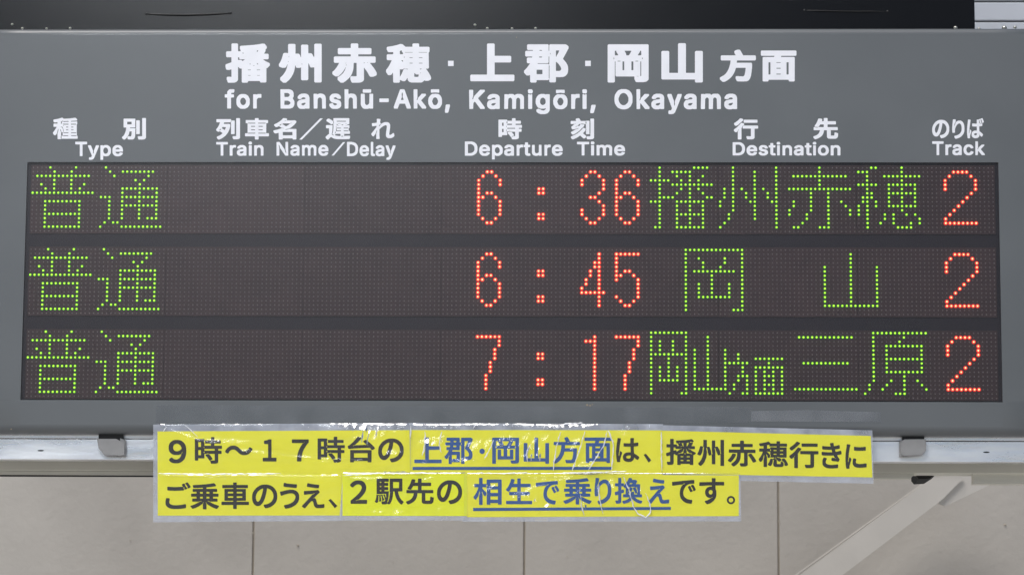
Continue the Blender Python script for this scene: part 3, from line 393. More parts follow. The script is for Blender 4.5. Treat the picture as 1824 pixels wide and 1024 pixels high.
GLY['Nき'] = '$L#*$H#&$8#$$,#$$*###c###P#%#F#)#<#.#6#2#.#;#+#B#*#H#*#[#-#g#1#p#4#t#<#t#F#r#L#o#L#g#G#`#E#Z#D#R#G#I#N#D#_#?#e#?#i#>$##>$(#?$8#@$B#B$J#B$K#@$L#> #($m#*$o#4$o#@$m#N$m#R$l#k$l#l$n#g${#g%&#k%*#{%,$%%,$(%*$*$v$,$o$0$o$:$q$N$w$T$w$V$v$X$t$Z$i$Z$a$X$_$V$]$J$Y$6$V$4$T$6$K$:$E$D$F$Z$L$c$L$f$I$h$;$h$6$e$3$V$/$H$-$E$+$K#z$W#k$W#d$N#V$L#U$H#U$<#X#y#[#u#]#s#^#r#`#r#j#s#q#u#s#w#t#}#t$.#r$2#r$)$&$($)#}$)#y$(#4$(#%$*#$$+##$4##$@#%$C#0$C#@$A#P$A#T$@#w$A#x$A#x$B#t$Q#s$S#e$S#a$R#Z$R#V$S#<$S#:$T#.$T#,$U#*$V#)$X#($a $3#q$6#n$:#m$:#o$4#r'
GLY['Nに'] = '#2$|#I$z#K$x#L$v#L$q#H$e#A$>#?$/#?$(#>$$#>#u#;#p#;#f#9#a#9#Y#:#T#:#S#;#T#>#Z#?#a#?#f#B#p#A#t#B#v#D#w#J#v#R#o#T#l#T#f#J#I#E#7#E#&#B#$#9###.###+#&#&#;#$#K#$#V###Y###}#$$$#%$8#*$V#-$e#/$y#0${ $x#3$v#2$s#0$e#.$^#.$Z#-$J#-$G#,$:#,$##.#u#1#o#4#k#7#g#;#c#@#a#E#`#M#`#X#b#g#d#m#f#p#l#p#o#o#w#o#|#l#}#f#z#X#z#T#|#O#~#M$)#J$7#G$H#G$L#H$U#H$l#L$u#K$w#I$x#D $q$g$q$Q$p$O$n$N$h$M$[$M$X$L$&$L$#$M#r$M#m$N#k$P#k$f#l$h#m$j#s$j$#$h$0$h$4$g$F$g$K$h$X$h$f$j$m$j$o$i'
GLY['Nご'] = '$`#-$]#+$O#($6#$$*#$$&###`###N#%#@#*#6#/#1#3#(#=#$#D###K###[#(#r#*#u#1#u#4#t#<#t#@#s#B#q#C#i#@#^#?#W#@#R#B#M#E#J#H#G#N#D#`#@#u#?#y#@$+#@$/#A$6#A$D#C$T#G$]#G$_#E$`#C #1$T#1$j#2$l#3$n#E$m#I$l#Z$l#_$k#y$k#~$l$3$l$7$m$A$m$G$n$I$n$B$w$B$~$D%%$N%*$U%*$W%($X%&$W%$$W$}$Z$x$b$k$g$g$i$c$i$`$f$]$[$X$U$X$S$Z$S$`$Q$i$O$k$M$l$M$e$Q$Z$Q$T$N$R$G$Q$;$Q$7$P#|$P#x$O#a$O#]$P#E$P#B$Q#7$Q#3$R $Z%,$e%2$l%2$n%1$x$~%$$q%%$n%$$h$}$f$t$b$n$b$l$c$k$d$l$j$g$t$a$}$Y%&'
GLY['N乗'] = '%/#*%,#(%(#(%##)$n#0$U#=$@#L$<#R$:#X$7#[$7#X$:#S$<#L$<#&$;#$$9##$$###~#$#}#%#}#N$%#X$%#[#~#X#}#R#y#M#_#;#G#/#7#)#1#)#.#,#*#2###8###>#$#@#7#F#E#L#X#V#`#[#p#a#t#d#q#e#_#`#3#`#1#a#0#c#0#t#1#w#3#x#M#x#O#x#O#z#N$+#+$+#)$,#($-#($?#*$B#M$C#O$D#N$P#6$P#4$Q#3$T#3$f#6$h#Q$g#U$h#z$h#|$h#}$i#}$o#{$p#Z$o#V$n#Q$o#9$n#7$p#7$t#4$|#4%&#5%)#B%+#d%,#h%-#s%-#v%.$9%0$W%4$k%8$t%8$x%4%%%)%%$~%#$|$c$w$<$s$<$i$=$h%*$h%-$f%.$c%.$S%-$Q%*$P$l$P$l$D$m$C%6$B%8$?%8$-%6$,%4$+$l$+$l#y$m#x%-#x%/#w%1#t%1#b%/#a%-#`$Z#`$I#e$E#e$D#d$F#b$J#`$Z#Z$d#T$x#J%9#@%;#>%;#8 #i$*#i#x#}#x#|$+ $Q$*$<$+$<#x$P#x #i$C#|$C#}$O#i$P $<$C$P$C$Q$O$<$P'
GLY['N車'] = '%6#D%3#C$9#C$9#%$7##$4###}###{#%#z#(#y#C#&#C#$#D###F###X#$#Z#%#]#w#]#y#]#z#_#z#c#x#d#=#d#:#f#:$a#;$e#=$f#A$e#y$e#{$g#z$k#x$l#,$k#+$m#*$o#*%%#+%(#-%)#x%)#z%*#z%:#|%<#~%<$5%<$7%;$9%8$9%*$:%)%+%)%.%(%0%%%0$o%/$m%-$k$:$l$8$k$8$g$9$e$t$e$x$f${$e$|$a$|#i${#e$x#d$:#d$9#c$9#_$9#]$;#]%4#]%6#Z%7#X%7#F #z#}#z$*#x$,#T$,#S$*#S#}#T#{#x#{ $b#}$b$*$`$,$:$,$9$*$9#}$:#{$`#{ #z$D#z$L#x$N#T$N#S$L#S$D#T$B#x$B $b$D$b$L$`$N$:$N$9$L$9$D$:$B$`$B'
GLY['Nう'] = '##$C#%$E#:$H#Q$N#n$R$+$R$6$P$B$K$I$F$Q$>$V$5$Y$-$Z$%$Z#q$Y#n$Y#h$S#V$L#L$>#>$1#6#y#-#i#(#S###M###I#(#B#4#B#:#C#<#G#?#V#A#j#F#x#L$)#S$1#Z$7#c$<#o$>#{$<$&$6$0$.$5#~$8#r$8#^$5#C$.#1$&#+$&#)$)##$; $I$v$I$m$H$e$F$a$C$`$5$`$2$a$)$a$%$b#z$b#w$c#p$c#m$d#U$f#@$i#?$j#>$l#>$v#?$}#@%&#C%)#H%)#Z%$#r$}$)$|$-${$7${$;$z$E$z$H$x'
GLY['Nえ'] = '$y#*$u#&$d#%$a#$$?#$$5#($/#-$*#3$$#A#|#R#y#W#t#Z#m#W#h#T#P#;#<###5###&#.###1###6#$#8#5#G#w$/$*$5$/$9$*$:$%$7#u$3#R$1#<$.#5$.#3$0#2$9#2$F#3$H#5$J#L$J#P$K#]$K#a$L#l$L#p$M#z$M#~$N$6$O$B$R$I$Q$S$F$T$C$S$=$;$)$-#v$*#t#z#p#y#n#z#n$*#r$3#l$9#c$@#H$B#D$E#A$M#?$R#?$V#@$h#A$p#C$w#C$y#B${#@${#>${#. $N$a$K$_$A$_$>$`$7$`#z$c#L$j#J$l#J$q#M%%#O%)#T%)#g%$#{$}$8$z$?$z$B$y$L$y$O$v$P$t$P$m'
GLY['N２'] = '#)###&#(#&#:#L#Y#e#q#m#|#t$,#y$:#z$B#w$H#s$O#o$R#i$U#_$W#U$U#K$P#B$I#:$A#2$A#,$E##$M##$V#0$c#;$k#E$p#P$s#W$t#i$t#v$r$&$m$/$g$6$_$;$T$>$L$?$D$?$8$>$0$9$#$3#s$)#e#l#K#c#C#]#B#X#@#S#?#M#;#L#:#O#9#c#@$B#@$D#?$F#<$E#%$C##$A##'
GLY['N駅'] = '#1%3#4%4$*%4$,%3$.%1$.$z$,$x$*$w#k$w#j$u#j$o$%$o$($n$*$k$*$Z$($X$%$W#k$W#j$U#j$N$&$N$)$L$*$I$*$:$)$8$%$7#j$7#j$.$,$.$.$-$0$+$.$%$.#{$-#x$-#h$,#e$,#]$*#W$*#O$(#L$(#E#~#5#~#3#~#3$%#4$+#<$-#C$2#W$2#_$5#o$5#v$6#z$6$%$4$+$4$8$5$<$5%2$7%4$9%4%2%4%5%2%6%/%6$/%4$.%2$-$q$,$u#v$y#i%##Y%)#P%1#E%?#9%>#2%3#$%1##%,##%$#*$u#6$n#@$e#R$b#Z$[#p$W$+$V$-$T$-$M$,$M#y$L#v$K#d$G#M$@#8$7#($4#%$2#$$,#$$##*#z#&#t#$#Y#$#W#%#S#3#T#:#U#<#i#;#m#?#p#H#o#K#k#L#j#M#k#P#l#T#e#f#a#j#a#m#c#p#f#p#j#q#m#o#p#i#q#b#u#V#v#W#w#a#u#j#v#s#t#u#k#u#g#v#R#s#>#s#7#t#2#r#0#t#0%/#0%1 #$#6###8###=#(#C#+#M#.#^#/#m#0#o#2#p#6#n#;#m#>#n#B#k#F#l#N#l#S#n#U#m#Y#n#[#m#^#j#]#f#a#_#c#T#h#M#i#E#g#D#_#A#X#B#V#D#X#J#V#R#V#Y#S#d#O#h#N#h#M#c#N#^#N#W#P#T#P#J#R#E#R#=#P#;#I#:#B#;#A#=#C#B#D#J#C#N#D#R#D#W#C#[#D#a#@#g#>#f#=#c#>#[#=#W#=#F#<#B#=#=#:#6#5#1#2#0#.#0 #H$.#Q$.#R$6#H$7 $x$F$y$u$M$v$M$F #R$V#H$W#H$N#Q$N #R$v#H$w#H$o#Q$o'
GLY['N先'] = '#.#$###2###9#%#<#2#@#?#G#K#R#O#W#U#d#Y#n#[#}#(#~#&$##%$%#%$:#)$<#5$<#@$:#G$<#x$<#z$<#{$=#{$Z#y$]#X$]#K$E#H$@#E$>#=$?#5$A#/$E#/$L#8$Z#?$i#D$u#L%3#M%5#O%7#X%7#c%5#g%2#h%,#c$x#c$w#d$w#z$w#{%8#|%:#~%<$5%<$8%;$:%9$:$w$|$w$~$v%$$s%$$`%#$^$}$]$:$]$:$=$;$<%1$<%4$:%5$8%5$%%4$#%2#~$W#~$U#~$U#|$U#C$W#B$v#B$y#J$z#_$|#b%&#b%-#^%5#[%8#X%6#>%3#4%0#1%+#,%&#)$y#($T#($Q#)$I#)$D#+$>#1$<#5$;#<$;#}#y#~#x#}#w#y#u#i#q#Z#i#I#b#@#W#7#I#-#5###0##'
GLY['N相'] = '%5%-%6%*%6#*%5#&%2#%$y#%$w#($w#0$u#2$D#2$A#1$A#&$>#$$*#$$(#%$&#($&#l$*#x$&$($&$N$%$O#g$O#e$O#e$M#e$D#~$($%#|$%#v$##o#{#j#y#g#r#g#i#t#e$&#c$+#`$.#`$(#e#s#e#%#c#$#a###N###L#$#K#&#K#g#P#}#P$2#O$2#J#}#I#v#H#s#H#p#F#g#>#Y#6#L#4#K#.#L#%#W###^###c#/#q#:$+#A$<#F$M#F$N#D$O#,$O#*$P#)$R#)$f#*$h#,$i#K$i#K%7#L%9#N%;#a%;#e%9#e$j#g$i$%$i$&%+$(%-$*%/%2%/ $w#K$w#f$A#e$B#K $w$#$w$>$A$=$B$# $($S$*$T$+$W$+$a$($e$$$c$#$`$#$V $w$V$w$q$A$p$B$V'
GLY['N生'] = '%5#%%3##%1###(###%###$#%###(###:#$#<#%#=#x#=#z#=#{#>#z#j#>#j#<#k#;#o#;$##<$%#=$(#z$(#z$L#Q$L#@$1#:$*#3$*#%$3##$6##$<#,$D#4$P#=$c#D$s#J%.#L%0#N%1#U%1#c%.#f%,#f%##^$i#^$g#_$g#z$g#{%3#~%5$5%5$8%4$:%2$:$g%($g%+$e%,$c%,$P%+$N%)$L$:$L$:$($|$($~$%%#$#%##o$~#k${#j$:#j$:#>$:#=$<#=%3#=%5#<%6#:%6#('
GLY['Nで'] = '$d##$Y##$V#$$O#$$=#)$3#-$##5#v#=#o#E#j#L#d#Z#b#l#c#}#e$,#j$:#o$D#y$P$$$T$*$U$2$Y$2$[$/$[$&$Y#x$S#U$P#8$L#0$J#)$J#%$L#$$P##$c#$$f#O$j#R$k#Y$k#]$l#o$m#r$n$C$q$F$r$Q$r$T$s$`$s$d$t$x$t${$r$|$p$|$]$z$Z$l$X$_$X$R$V$E$Q$<$K$4$C$+$5$%$*#~#y#~#l$##f$(#[$0#R$7#L$C#F$R#B$^#@$h#@$j#>$k#<$k#4$f#% $J$D$T$I$Z$I$]$G$_$D$`$>$i$.$n$)$o$%$n#}$d#x$]#x$Z#y$I$;$I$B $b$K$d$N$k$Q$r$Q$t$P$~$B%+$4%,$-%+$+$z$$$u$$$s$%$r$&$r$/$o$4$g$A$d$B$b$E$a$I'
GLY['Nり'] = '#G###E#%#<#3#<#;#?#>#M#@#_#E#l#K#x#T$%#]$-#i$1#w$2$$$2$7$1$>$.$J$+$Q$#$Z#{$^#s$a#k$`#d$]#X$S#R$M#L$C#E$5#B$+#@#|#@#c#?#a#=#`#8#_#)#_#&#`#%#a#$#h#$#q###t##$9#$$<#%$P#+$s#,%(#-%*#/%+#>%+#E%*#H%&#H$z#D$f#>$Y#;$R#:$J#:$G#:$F#A$S#B$W#D$Y#E$_#H$d#I$g#Q$o#_$v#h$z#}$z$&$y$1$t$6$p$@$e$E$[$I$R$M$@$N$%$M#~$M#u$L#n$H#_$B#R$=#K$1#?$(#8#q#.#`#(#S#$#M##'
GLY['N換'] = '%8#&%5#%%-#%%$#($o#/$^#;$Q#I$P#I$M#C$E#;$5#/$+#+#z#&#m###f#$#^#1#^#6#_#8#c#;#j#<#x#@$%#D$2#L$7#Q$:#V#f#W#d#X#c#[#c#k#d#m#f#o#u#o#w#p#w$C#v$E#p$F#e$S#X$S#V$S#V$Q#V$7#X$7#b$:#h$9#j$7#k$.#k$##j#}#h#|#X#w#V#v#V#t#V#4#U#/#P#*#H#%#@#$#0#$#.#%#,#.#)#5#)#<#+#>#<#>#>#?#>#j#=#l#<#l#1#h#*#h#(#i#&#j###w###}#$$##&$&#<$-#>$.#>$Q#<$S#)$S#&$T#%$V#%$h#&$j#($l#>$l#>%7#?%:#A%;#R%;#U%9#V$l#g$l#j$j#k$a#i$Y#i$X#k$Y#n$`#{$p$&$y$/%,$3%8$6%;$@%;$H%:$K%8$M%5$M%0$K%,$i%,$p%&$s%#$t$}$t$x$j$e%,$e%.$d%0$b%0#p%1#o%;#o%=#m%>#Z%=#X%:#W$h#W$b#Y$a#X$g#U$n#M$z#E%.#?%>#;%@#9%@#3 $Q#M$R#R$R#T$P#U$P#R$P#O$P#M $t#o$u#w$s#x$j#u$h#u$g#v$d#{$d#~$b$&$_$+$S$?$S$B$T$H$Y$J$]$J$b$L$g$K$_$P$X$O$L$O$D$P$A$M$A$L$C$J$N$I$Q$A$Q$>$I$,$C$($@#y$<#u$9#t$3#v$2#w$1#{$/#|$1#w$1#o$6#n$C#o$E#y$G#~$G$&$I$)$Z$)$^$&$_#{$^#o$m#n$s#n $w#~$y$$$y$+$t$>$t$K$h$K$p$=$p$8$s$1$s$+$u$#$v#~ $.$#$2$($7$<$=$I$<$L$2$K$2$<$-$%$-$# #{$P#y$M#x$K#y$K#{$L $9$e$J$e$R$n$>$o'
GLY['N〜'] = '###;###@#)#I#-#M#9#Z#E#b#M#f#[#h#f#h#o#g#z#c$&#_$.#Y$C#F$M#A$V#?$Z#?$c#A$h#C$n#G$v#O$|#Y$~#[%)#[%/#X%7#S%:#O%:#I%6#D%0#;%%#2$|#-$t#)$l#%$a##$O##$H#$$?#($7#,$/#2#u#E#k#J#f#K#a#K#W#J#L#E#F#@#=#2#:#0#4#0#,#4#%#8'
GLY['Nす'] = '%($j%)$T%($R%%$Q$s$Q$o$R$B$Q$C$7$H$+$I$$$I#g$G#[$C#P$<#F$6#>$(#2#u#*#g#$#c###[#$#M#3#M#8#N#:#Q#=#W#>#d#B#p#H#z#O$(#R$+#V$.#Z#{#R#v#Q#l#R#f#T#]#Z#V#a#Q#k#O#x#P$*#R$1#V$8#[$=#a$B#m$H#s$I$&$I$($Q#s$R#o$Q#U$Q#Q$P#A$P#=$O#%$N#$$O##$Q##$f#$$h#&$j#z$k$&$l$($r$%%($&%+$*%,$@%,$C%*$D%#$C$|$C$r$B$n$B$l%$$l #{#k$)#o$,#v$-$#$+$*$($-#z$1#r$.#m$)#k#}#k#x#m#r#q#n#u#l'
GLY['for'] = '#f#b#k#c#v#c#|#b$*#[$0#P$1#L$1#:$/#3$)#*#{#$#v###k###e#$#a#(#Y#.#U#6#T#<#T#K#U#P#Y#X#a#` #0#$#.#%#.#(#.#R#,#S#%#S###T###`#%#b#,#b#.#c#.#j#/#n#6#v#;#w#I#w#L#u#L#s#L#o#J#j#H#h#@#h#>#d#?#b#H#b#J#`#J#^#J#U#I#T#@#S#>#R#>#&#<#$ $A#$$?#%$?#($?#`$@#b$B#b$K#b$N#a$S#c$`#c$b#b$b#`$b#S$`#R$U#R$Q#O$O#L$N#G$N#&$L#$ #p#S#j#P#h#N#e#G#e#@#i#7#n#4#q#3#v#5#x#7#{#;#}#C#|#H#x#O#s#R'
GLY['Banshū-Akō,'] = '+I##+G#%+G#/+J#C+M#F+Y#F+[#D+[#>+U#&+R## $?#5$4#5$1#6$,#4#w#4#q#6#l#<#i#C#i#M#k#R#r#X#v#X#z#Z$+#[$0#^$0#`$-#b$)#d#}#b#y#]#s#[#l#^#k#`#k#f#n#j#q#n#z#r$+#s$3#r$9#o$=#k$@#b$@#8 %?#6%8#=%6#@%6#G%7#I%?#K%C#K%E#J%G#E%M#B%T#E%V#G%Q#J%D#M%?#O%:#T%7#Z%7#e%9#i%?#p%E#r%P#s%W#r%]#p%c#k%e#h%f#c%f#`%e#^%_#]%X#^%V#_%S#b%O#d%I#b%G#`%H#_%M#[%T#Z%^#W%d#S%g#L%g#B%f#>%a#8%W#4%E#4 &]#r&j#r&l#q&m#J&p#E&t#C&y#E&|#H&~#L(##q($#r(*#r(1#r(3#q(3#8(2#5(&#5&~#6&x#4&l#4&e#6&`#<&]#A&[#F&[#o +,#q+1#n+6#i+:#`+;#Y+;#L+:#E+4#;+1#8++#5+&#4*s#4*n#5*j#7*d#>*_#H*^#U*_#^*`#b*d#h*i#n*q#r*u#q*{#r #$$)#H$)#L$(#S$$#W#|#Z#u#Z#g#V#_#[#W#^#R#^#F#Z#>#V#9#O#6#J#5#&#5#$#6##$% %&#5$v#5$t#6$s#[$p#a$k#c$e#a$b#Z$a#6$]#5$R#5$Q#6$P#o$Q#r$]#r$a#p$j#s$p#s$x#q%##l%&#e%(#_%(#8 %u$)&%$)&)$(&)#s&*#q&3#s&>#r&C#p&H#k&J#f&K#a&K#8&J#5&>#5&<#6&;#]&8#a&3#c&0#c&-#a&*#Y&)#6&$#5%v#5%u#6%t$% )G$))U$))X$&)r#<)r#7)q#5)n#5)b#5)Z#H)Y#I)W#I)D#I)B#E)<#5)/#5)-#6),#;)-#?)E$& *#$)*0$)*2$&*2#c*/#Y*/#W*2#Y*5#b*C#r*Q#r*T#q*T#n*T#k*B#X*A#V*U#=*U#8*T#5*Q#5*E#5*A#:*6#H*4#L*3#L*2#I*2#6*.#5*##5)~#6)}$%)~$( $0#L$,#M#~#K#z#H#z#F#|#D$$#B$)#C$.#G$0#J *z#d*v#b*s#`*p#X*n#R*p#M*s#F*w#C*{#C+##D+&#G++#O++#U+&#_+##b #5#T#4#F#5#D#E#D#I#F#L#J#M#L#K#P#G#S#B#U#6#U (L#Q(L#](N#_(p#_(r#_(s#](s#Q(q#O(O#O(M#O )N#w)L#p)M#e)I#Y)K#X)R#X)T#Y)T#Z)P#e)Q#o)P#v #5#f#6#e#A#e#E#f#I#j#J#o#F#s#B#u#5#u#4#s &d$&&e$)&g$)()$)(+$&(+#x()#v&f#v&d#x *i$&*j$)*l$)+.$)+0$&+0#x+/#v+-#v+$#w*u#w*k#v*i#x'
GLY['Kamigōri,'] = '&N#v&O#s&O#7&N#2&L#.&G#(&@#$&<##&,##&##&%y#+%v#0%v#5%w#7%}#:&##:&)#8&0#4&7#3&<#5&?#9&@#;&>#<&9#:&+#:&&#=%~#=%y#C%t#M%s#V%t#c%x#l&##t&-#w&9#w&?#u&C#v ):#()8#*)8#1);#@);#E)=#I)?#J)L#J)M#H)M#D)F#*)C#( $@#9$5#9$2#:$,#8#y#8#t#:#o#>#k#E#k#R#m#V#q#[#t#]#x#]#z#_$##`$/#a$1#c$/#g$,#h$)#h#~#f#z#b#x#b#s#a#n#b#l#e#l#i#p#o#r#r#w#u$##w$/#w$7#u$>#p$@#l$A#h$A#< (+#u(/#s(5#m(9#d(:#^(:#P(8#G(6#C(/#<()#9(##8&s#8&l#:&h#<&d#A&^#L&]#Z&^#c&_#g&d#n&f#q&n#v&u#v&y#u&}#v #a#9#^#9#P#9#=#T#:#W#5#Q#4#:#0#9#%#9#$#:##$*#$$-#2$-#4$+#4#o#1#d#1#a#4#c#6#j#:#q#O$-#_$-#b$,#b$)#b$%#G#f#H#d#a#A#b#= %E#:%C#9%9#9%7#9%6#;%6#`%4#e%.#h%)#e%&#`%%#;%##9$s#9$r#<$r#`$o#f$k#h$e#e$c#_$b#:$_#9$S#9$R#<$S#u$U#v$_#v$b#u$g#w$r#w$w#v$|#r%$#u%+#w%7#w%=#u%C#o%E#i %W#9%V#:%U#<%U#t%V#v%X#v%^#t%d#v%f#u%f#s%f#;%d#9 (J#9(I#:(H#<(H#t(I#v(K#v(T#v(W#u(]#w(h#w(j#v(j#t(j#h(h#g(b#g(]#f(Z#d(X#_(W#;(U#9 (w#9(v#:(u#<(u#t(v#v(x#v(}#t)(#v)*#u)*#s)*#;)(#9 $2#P$1#Q$+#Q#~#O#|#M#{#J$##G$*#G$/#K &z#h&t#f&q#c&m#W&o#Q&q#L&t#I&x#G&{#G($#J((#O(*#T(*#Z(&#b&~#f &3#h&/#f&,#c&*#^&)#W&*#R&,#M&0#J&4#I&8#J&<#M&?#S&?#[&=#b&:#e&8#g %W$/%c$/%g$,%h$)%h#~%e#y%b#x%^#z%Y#x%U#|%T$* )+$,)+#}))#y)%#x(}#z(y#x(u#|(t$+(w$/)&$/ &h$+&i$-&k$-(-$-(/$+(/#|(.#z(,#z&y#|&o#z&j#z&h#|'
GLY['Okayama'] = '%D##%A#&%A#-%B#1%D#3%J#3%L#4%N#8%O#<%=#n%>#t%@#u%J#u%L#u%N#s%W#X%W#K%X#G%Y#E%[#L%Z#O%[#Y%f#t%h#u%u#u%v#r%u#l%c#<%[#+%V#%%P## #Q$-#[$)#`$%#f#z#i#t#k#k#k#U#j#P#d#C#Z#;#R#8#L#7#D#7#=#8#2#=#+#E#%#N###Y###h#%#r#,#|#2$(#6$*#>$- %0#8%$#8$|#9$v#7$j#7$c#9$_#=$Z#B$Y#H$Y#O$Z#S$^#W$d#]$h#]$m#_$y#`$|#b$|#d$z#f$u#g$o#f$j#a$h#a$c#`$]#b$[#d$[#i$_#m$c#r$g#t$m#v${#v%$#u%*#s%.#o%0#k%1#g%1#; &T#8&I#8&E#9&?#7&3#7&-#9&&#>&##B%~#G%~#P&%#V&)#Z&-#]&1#]&6#_&B#`&E#b&C#f&>#g&:#g&3#a&.#`&,#`&%#b&$#e&$#j&-#s&6#v&D#v&K#t&Q#p&T#k&U#f&U#; )=#8)1#8).#9)&#7(w#7(o#:(j#?(g#E(g#Q(i#V(m#Z(q#](t#](z#_)+#`).#b)+#f)&#g)##g(z#e(w#a(p#`(i#b(h#d(h#h(l#n(o#r(v#u(z#v)-#v)6#s);#n)=#i)>#d)>#; #|$-$,$-$.$+$.#f$+#[$,#Z$.#]$1#e$?#u$M#u$P#t$P#q$P#n$=#Z$R#@$R#;$Q#8$N#8$A#8$2#L$0#O$.#L$.#9$*#8#|#8#{#9#z$*#{$, (Y#9(U#8(K#8(J#9(I#a(G#d(E#f(A#g(=#e(;#a(:#:(9#8(7#8(+#8(*#;(*#a(%#f&~#g&z#e&w#`&v#9&s#8&g#8&f#;&g#t&i#u&r#u&u#t&z#v(,#v(0#u(4#q(9#u(>#v(L#v(Q#t(V#n(Y#f $|#P${#Q$p#O$l#M$k#J$l#H$o#G$t#F$y#I$|#M &E#P&<#P&6#N&4#L&3#J&5#H&8#F&<#F&?#G&C#K&E#N ).#P),#Q(|#O(y#M(w#J({#G)$#F)+#J #F#y#@#w#:#r#6#i#4#d#4#]#7#S#<#L#B#H#I#G#P#J#U#O#X#S#Z#Y#Z#a#Z#g#U#q#P#v#I#y'
GLY['Type'] = '#l###j#&#j#,#k#0#l#2#r#2#u#3#x#7#y#;#f#l#f#r#g#t#i#t#r#t#u#r$##V$##I$$#F$%#E$(#M$(#V$2#r$4#t$@#t$B#q$B#n$)#-$$#(#{#$#w## $J##$I#$$I#&$I#r$K#t$T#t$X#r$`#u$k#u$o#t$x#n$}#g%##a%##L$~#G$z#@$t#:$o#8$j#7$a#7$X#:$W#$$U## %9#s%@#u%M#u%S#s%W#p%_#h%b#[%b#R%a#P%]#P%V#Q%R#P%;#O%>#I%@#G%E#E%J#E%N#G%R#M%W#K%]#K%`#J%a#I%a#F%_#A%X#<%T#9%L#7%B#7%=#8%8#:%3#>%.#E%,#L%,#`%.#f%1#l #F#8#=#8#<#8#;#:#;#x#$#y###{##$(##$*#$$,#]$,#_$,#a$*#a#{#_#y#I#x#I#:#H#9 $c#E$f#E$m#I$o#L$q#T$p#]$n#a$k#e$f#g$a#g$^#e$Z#a$X#Y$X#Q$[#I$^#G %;#^%>#^%Q#^%P#a%L#e%I#g%F#g%C#g%?#d%=#b'
GLY['Train'] = '$e#$$X#$$U#%$N##$C##$;#&$6#,$4#1$4#;$4#=$7#B$:#E$>#G$G#J$S#K$V#M$R#R$L#S$F#Q$B#L$<#L$8#M$6#O$6#S$7#V$;#[$B#a$F#b$S#b$]#_$b#Y$e#T$f#O$f#( #F#$#=#$#;#%#;#&#;#d#$#e###g###o###q#$#s#]#s#_#s#a#q#a#g#_#e#I#d#I#&#H#% #k#$#j#%#j#(#j#_#l#a#u#a#x#_#~#b$.#b$0#_$/#S$-#R$(#S$##R#|#O#y#K#y#%#v#$ $t#$$s#$$r#&$r#^$s#`$t#a$y#`$~#a%$#`%%#^%%#&%$#$$~#$ %b#$%V#$%T#%%T#I%Q#P%M#S%K#S%H#S%D#P%A#K%@#F%@#%%>#$%<#$%4#$%2#%%2#]%3#`%=#a%@#_%H#b%R#b%Z#_%_#Z%c#R%c#( $V#=$T#>$M#=$E#;$C#8$C#5$G#2$N#2$Q#4$U#7$V#: %&#q%&#h%##f$|#d$y#e$u#d$r#g$p#j$p#o$t#u$x#v${#v%##t'
GLY['Name'] = '$B#$$7#$$4#&$-###}###v#%#o#-#n#1#n#=#o#A#s#E#|#I$1#K$5#L$3#P$.#S$)#S$$#Q#|#L#v#L#p#N#o#P#o#S#q#X#v#]#|#a$%#b$2#b$;#_$@#Y$C#R$C#( %]#a%c#b%m#b%r#a%w#^%}#W&%#P&&#K&&#@&&#>&$#=%x#>%t#=%[#<%]#9%`#5%f#2%j#2%n#3%t#9%}#8&$#7&%#5&%#2%~#-%z#(%s#$%n##%c##%Z#%%V#)%Q#.%N#3%L#;%L#I%M#N%Q#V%W#^ #$#r#2#s#6#p#O#H#R#;#V#4#W#5#W#:#U#=#S#H#S#p#S#r#U#s#`#s#b#r#c#(#b#$#T#$#Q#&#7#O#5#Y#2#a#0#c#0#a#0#]#3#O#3#&#2#%#0#$#%#$###%###o %A#%%?#$%7#$%5#$%4#%%4#K%1#Q%.#S%+#S%)#S%%#P$~#I$~#%${#$$q#$$p#($p#K$m#Q$j#S$g#S$e#S$a#P$_#H$_#%$[#$$Q#$$P#($P#`$R#a$Z#a$_#_$e#b$p#b$u#`$y#[$}#`%&#b%3#b%<#^%@#X%B#S $5#=$3#>$%#<#}#8#}#4$&#2$,#2$2#6$5#: %r#J%r#L%o#P%h#S%d#S%b#Q%^#M%]#J%`#J'
GLY['Delay'] = '%N##%L#%%L#(%L#+%N#0%O#1%U#2%W#3%[#8%[#;%J#h%H#o%H#r%I#s%K#t%U#t%X#r%c#U%c#L%d#D%f#K%f#S%g#W%p#q%s#t%~#s&$#r&$#p&##j%g#,%a#&%[## #~#t$1#u$9#q$?#l$C#g$E#a$E#R$C#P$@#P$;#Q$7#P#{#O#{#M#~#H$%#F$*#E$1#F$7#L$<#K$A#K$C#J$D#H$D#D$A#@$=#;$6#8$1#7$&#7#z#9#v#;#q#@#l#J#k#O#k#[#n#g#q#k#v#q %@#8%4#8%1#9%)#7${#7$r#:$m#?$k#E$k#P$m#T$q#X$u#Z$}#^%/#_%1#`%2#a%0#d%.#f%)#g$~#e$y#`$t#`$m#b$l#d$l#g$n#k$s#p$y#s$~#u%/#u%8#q%=#l%@#h%A#a%A#; #$#8###;##$*#%$,#?$,#B$+#I$*#Q$&#U$$#[#y#`#t#c#i#c#U#`#J#]#E#U#>#I#9#@#8 $Q$,$Z$,$^$*$^#J$_#F$d#E$g#B$h#;$e#8$Y#8$U#9$R#;$O#@$O$($O$* %2#P%/#Q$~#N$z#K$z#H$~#E%)#E%/#I%2#M #3#x#3#v#3#F#=#F#F#H#N#M#R#T#S#Z#S#e#R#j#N#q#F#v#<#y $5#^$4#b$1#e$,#g$(#g$$#e#|#b#{#^#~#^'
